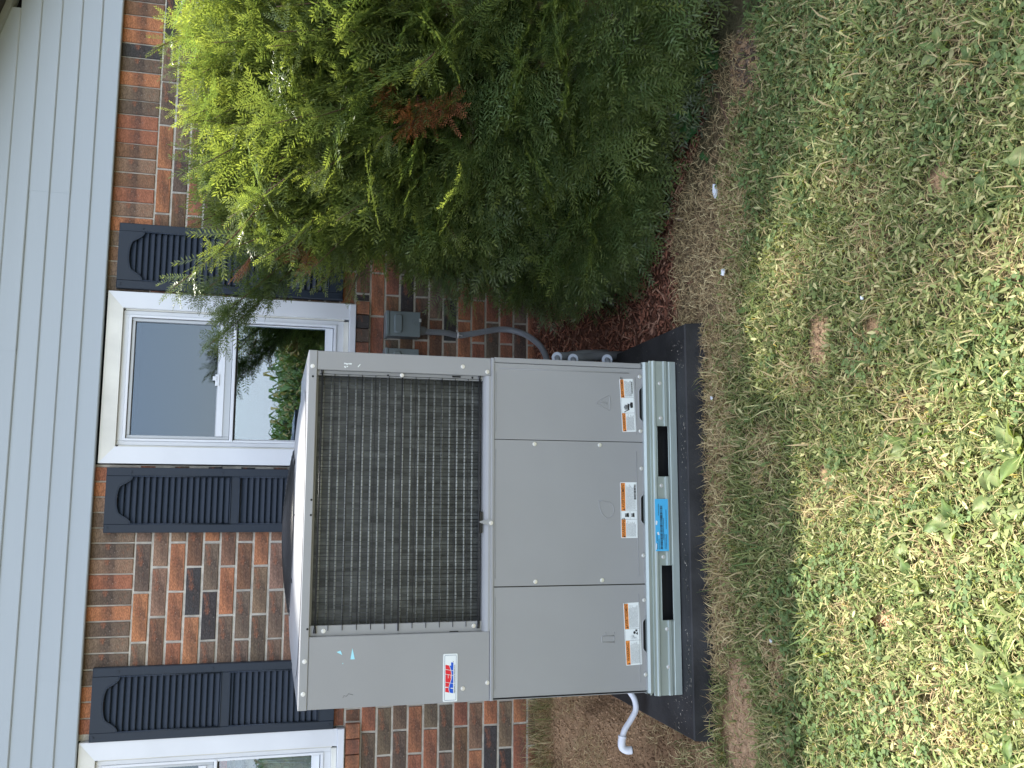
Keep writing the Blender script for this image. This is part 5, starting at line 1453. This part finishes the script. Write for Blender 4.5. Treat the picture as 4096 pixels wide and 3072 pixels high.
while len(pl_) < 75 and tries < 4000:
    tries += 1
    x = rr_.uniform(-.85, 1.0); y = rr_.uniform(-2.85, -1.95)
    if y > -2.05 - .35 * max(0, x + .1): continue
    if rr_.random() > .25 + .9 * max(0, -1.9 - y) : continue
    if all((x - a) ** 2 + (y - b) ** 2 > .062 ** 2 for a, b in pl_ + [(.128, -2.64), (-.011, -2.44), (-.34, -2.58), (.66, -2.573)]): pl_.append((x, y))
for x, y in pl_: weed(x, y, rr_.randint(4, 7), rr_.uniform(.045, .080), 'low plantain rosette among the sunlit grass', G1, tilt=(.05, .65), spikes=rr_.choice((0, 0, 1, 2)))
pl2 = []
while len(pl2) < 14:
    x = rr_.uniform(-.8, 1.4); y = rr_.uniform(-2.3, -1.6)
    if y < -1.9 - .5 * max(0, x): continue
    if all((x - a) ** 2 + (y - b) ** 2 > .11 ** 2 for a, b in pl2) and not bool(bare(np.array([x]), np.array([y]))[0] > .3): pl2.append((x, y))
for x, y in pl2: weed(x, y, rr_.randint(3, 6), rr_.uniform(.035, .062), 'low plantain rosette among the shaded grass', G2, tilt=(.05, .5))

# ------------------------------------------------------------------ mulch, soil, pebbles, litter
def lumps(n, x0, x1, y0, y1, keep, Lr, Wr, Hr, colf, seed, lift=.004, tilt=.3):
    g = np.random.default_rng(seed); x = g.uniform(x0, x1, n); y = g.uniform(y0, y1, n); k = keep(x, y, g); x, y = x[k], y[k]; n = len(x)
    z = gz(x, y) + g.uniform(-.2, 1, n) * lift
    L = g.uniform(*Lr, n) * np.where(g.uniform(0, 1, n) < .08, 1.8, 1); Wd = g.uniform(*Wr, n); H = g.uniform(*Hr, n); az = g.uniform(0, 6.28, n)
    bv = np.array([(-1, -.5, -1), (1, -.7, -1), (1, .7, -1), (-1, .6, -1), (-.8, -.5, 1), (.7, -.6, 1), (.85, .5, 1), (-.7, .55, 1)])
    V = bv[None] * np.stack([L / 2, Wd / 2, H / 2], -1)[:, None] * (1 + g.normal(0, .16, (n, 8, 3)))
    ta = g.normal(0, tilt, n); tb = g.normal(0, tilt, n)
    X, Y, Zz = V[..., 0], V[..., 1], V[..., 2]
    Zz = Zz + X * np.tan(ta)[:, None] + Y * np.tan(tb)[:, None]
    ca, sa = np.cos(az)[:, None], np.sin(az)[:, None]
    W_ = np.stack([X * ca - Y * sa + x[:, None], X * sa + Y * ca + y[:, None], Zz + z[:, None]], -1).reshape(-1, 3)
    b = (np.arange(n) * 8)[:, None, None]; f = np.array([(0, 3, 2, 1), (4, 5, 6, 7), (0, 1, 5, 4), (1, 2, 6, 5), (2, 3, 7, 6), (3, 0, 4, 7)])[None]
    return W_, (b + f).reshape(-1, 4), np.repeat(colf(x, y, g, n), 8, 0)
def chipcol(x, y, g, n):
    u = g.uniform(0, 1, (n, 1)); c = np.where(u < .6, np.array([.27, .115, .072]), np.where(u < .80, np.array([.15, .075, .052]), np.array([.38, .21, .14]))); return c * g.uniform(.65, 1.35, (n, 1))
v, f, c = lumps(15000, .58, 2.6, -1.75, -.005, lambda x, y, g: (mulchm(x, y) > .45) & ~((x < PADX1 + .012) & (y < PADY1 + .01)) & ((x < 1.5) | (y < -1.1)), (.012, .050), (.004, .011), (.002, .006), chipcol, 61, .012, .35)
tag(npmesh('bark_mulch', v, f, M['litter'], c), 'red-brown bark mulch between the yew and the unit', 'mulch', kind='stuff')
def soilcol(x, y, g, n):
    t = smst(.5, .7, fbm(x, y, 3.2, 9))[:, None] * (x < -.5)[:, None]; b = np.maximum(bare(x, y)[:, None] * .9, t)
    return (np.array([.23, .14, .080]) * (1 - b) + np.array([.48, .315, .19]) * b) * g.uniform(.6, 1.25, (n, 1))
v1, f1, c1_ = lumps(9000, -1.6, -.58, -1.42, -.01, lambda x, y, g: (soilm(x, y) > .4) & ~((x > PADX0 - .012) & (y < PADY1 + .012)), (.003, .014), (.003, .011), (.002, .007), soilcol, 62, .005, .3)
v2_, f2, c2_ = lumps(30000, -1.1, 1.6, -2.8, -1.36, lambda x, y, g: bare(x, y) > .35, (.002, .010), (.002, .008), (.002, .006), soilcol, 63, .004, .3)
tag(npmesh('soil_clods', np.concatenate([v1, v2_]), np.concatenate([f1, f2 + len(v1)]), M['litter'], np.concatenate([c1_, c2_])), 'crumbs of bare brown and tan soil', 'soil', kind='stuff')
v, f, c = lumps(420, 1.15, 1.62, -1.80, -1.45, lambda x, y, g: bare(x, y) > .05, (.008, .022), (.007, .018), (.006, .012), lambda x, y, g, n: np.array([.13, .095, .07]) * g.uniform(.6, 1.5, (n, 1)), 64, .004, .2)
tag(npmesh('pebbles', v, f, M['litter'], c), 'brown pebbles on bare earth at the front foot of the yew', 'pebbles', kind='stuff')
# larger bark chips lying out on the dry grass
def slab(name, x, y, L, Wd, H, az, mt, label, cat, group=None, lift=.006, seed=0):
    g = random.Random(seed); n = 7; z = float(gz(x, y)) + lift
    e = MB(); up, lo = [], []
    for i in range(n):
        a_ = 2 * math.pi * i / n; rx_ = L / 2 * g.uniform(.75, 1.1); ry_ = Wd / 2 * g.uniform(.7, 1.15)
        px, py = rx_ * math.cos(a_), ry_ * math.sin(a_); ca, sa = math.cos(az), math.sin(az)
        up.append((x + px * ca - py * sa, y + px * sa + py * ca, z + H + g.uniform(-.3, .3) * H)); lo.append((x + 1.06 * (px * ca - py * sa), y + 1.06 * (px * sa + py * ca), z))
    c_ = (x, y, z + H * 1.25)
    e.faces(up + lo + [c_], [(i, (i + 1) % n, 2 * n) for i in range(n)] + [(n + i, n + (i + 1) % n, (i + 1) % n, i) for i in range(n)])
    return tag(e.build(name, mt), label, cat, group)
slab('bark_chip', .960, -1.10, .060, .018, .007, 1.2, M['chip'], 'long bark chip beside the dry grass at the mulch edge', 'bark chip', seed=1)
slab('bark_chip', .925, -1.16, .055, .014, .006, 1.4, M['chip'], 'narrow bark chip next to the long one, a little nearer the lawn', 'bark chip', seed=2)
slab('bark_chip', .80, -1.25, .048, .013, .006, 1.5, M['chip'], 'reddish bark chip standing just off the pad corner', 'bark chip', seed=3)
slab('bark_chip', .83, -1.12, .045, .022, .008, .2, M['chip'], 'squat bark chip between the mulch and the pad corner', 'bark chip', seed=4)
slab('bark_chip', 1.06, -1.17, .065, .018, .006, 1.1, mat('pale_bark', (.30, .21, .18), .85, vary=.3), 'pale pinkish bark strip on the dry grass under the yew', 'bark chip', seed=5)
# white scraps
slab('plastic_scrap', 1.059, -1.470, .055, .024, .006, .15, M['paper'], 'crumpled white scrap lying on the dry grass in front of the yew', 'litter', lift=.022, seed=11)
slab('plastic_scrap', .772, -1.510, .026, .022, .006, .5, M['paper'], 'small round white scrap on the grass between yew and pad', 'litter', lift=.022, seed=12)
slab('plastic_scrap', .534, -2.194, .013, .009, .004, .5, M['paper'], 'tiny white fleck in the shaded grass beside the bare patch', 'litter', lift=.024, seed=13)
slab('plastic_scrap', .372, -1.414, .016, .012, .004, .8, M['paper'], 'tiny white scrap at the front edge of the pad', 'litter', lift=.024, seed=14)
slab('plastic_scrap', -.363, -1.72, .016, .009, .004, .8, M['paper'], 'small white fleck in the grass in front of the unit\'s left side', 'litter', lift=.024, seed=15)
m = MB(); z = float(gz(1.3, -1.56)); m.tube([(1.40, -1.50, z + .02), (1.31, -1.55, z + .025), (1.24, -1.58, z + .02)], [.006, .005, .003], 7); tag(m.build('fallen_stick', M['stem']), 'short grey-brown stick lying at the foot of the yew', 'stick')

# ------------------------------------------------------------------ corn field across the lawn (mirrored in the window)
g = np.random.default_rng(71)
n = 5200; x = g.uniform(-14, 12, n); y = -15 - g.uniform(0, 1, n) ** 1.6 * 9; n = len(x)
zb_ = gz(x, y); H = g.uniform(1.45, 1.85, n) + (y < -18) * .1
V, Cc = [], []
for k in range(9):
    t = .15 + .85 * (k + g.uniform(0, 1, n)) / 9; az = g.uniform(0, 6.28, n)
    p = np.stack([x, y, zb_ + H * t], -1); d = unit_(np.stack([np.cos(az) * .8, np.sin(az) * .8, g.uniform(.5, 1.3, n)], -1)); s_ = np.stack([-np.sin(az), np.cos(az), 0 * az], -1)
    ll = g.uniform(.35, .7, n)[:, None]; w = .035
    q = p + d * ll * .5; e_ = q + unit_(d * [1, 1, .0] + [0, 0, -.35]) * ll * .5
    V.append(np.stack([p, q - s_ * w, e_, q + s_ * w], 1)); col = np.where(g.uniform(0, 1, (n, 1)) < .25, np.array([.20, .17, .07]), np.array([.07, .12, .035])) * g.uniform(.7, 1.3, (n, 1)); Cc.append(np.repeat(col, 4, 0).reshape(n, 4, 3))
V = np.concatenate(V).reshape(-1, 3); Cc = np.concatenate(Cc).reshape(-1, 3)
tag(npmesh('corn_field', V, np.arange(len(V)).reshape(-1, 4), M['corn'], Cc), 'field of tall green corn across the lawn, seen mirrored in the window', 'corn field', kind='stuff')
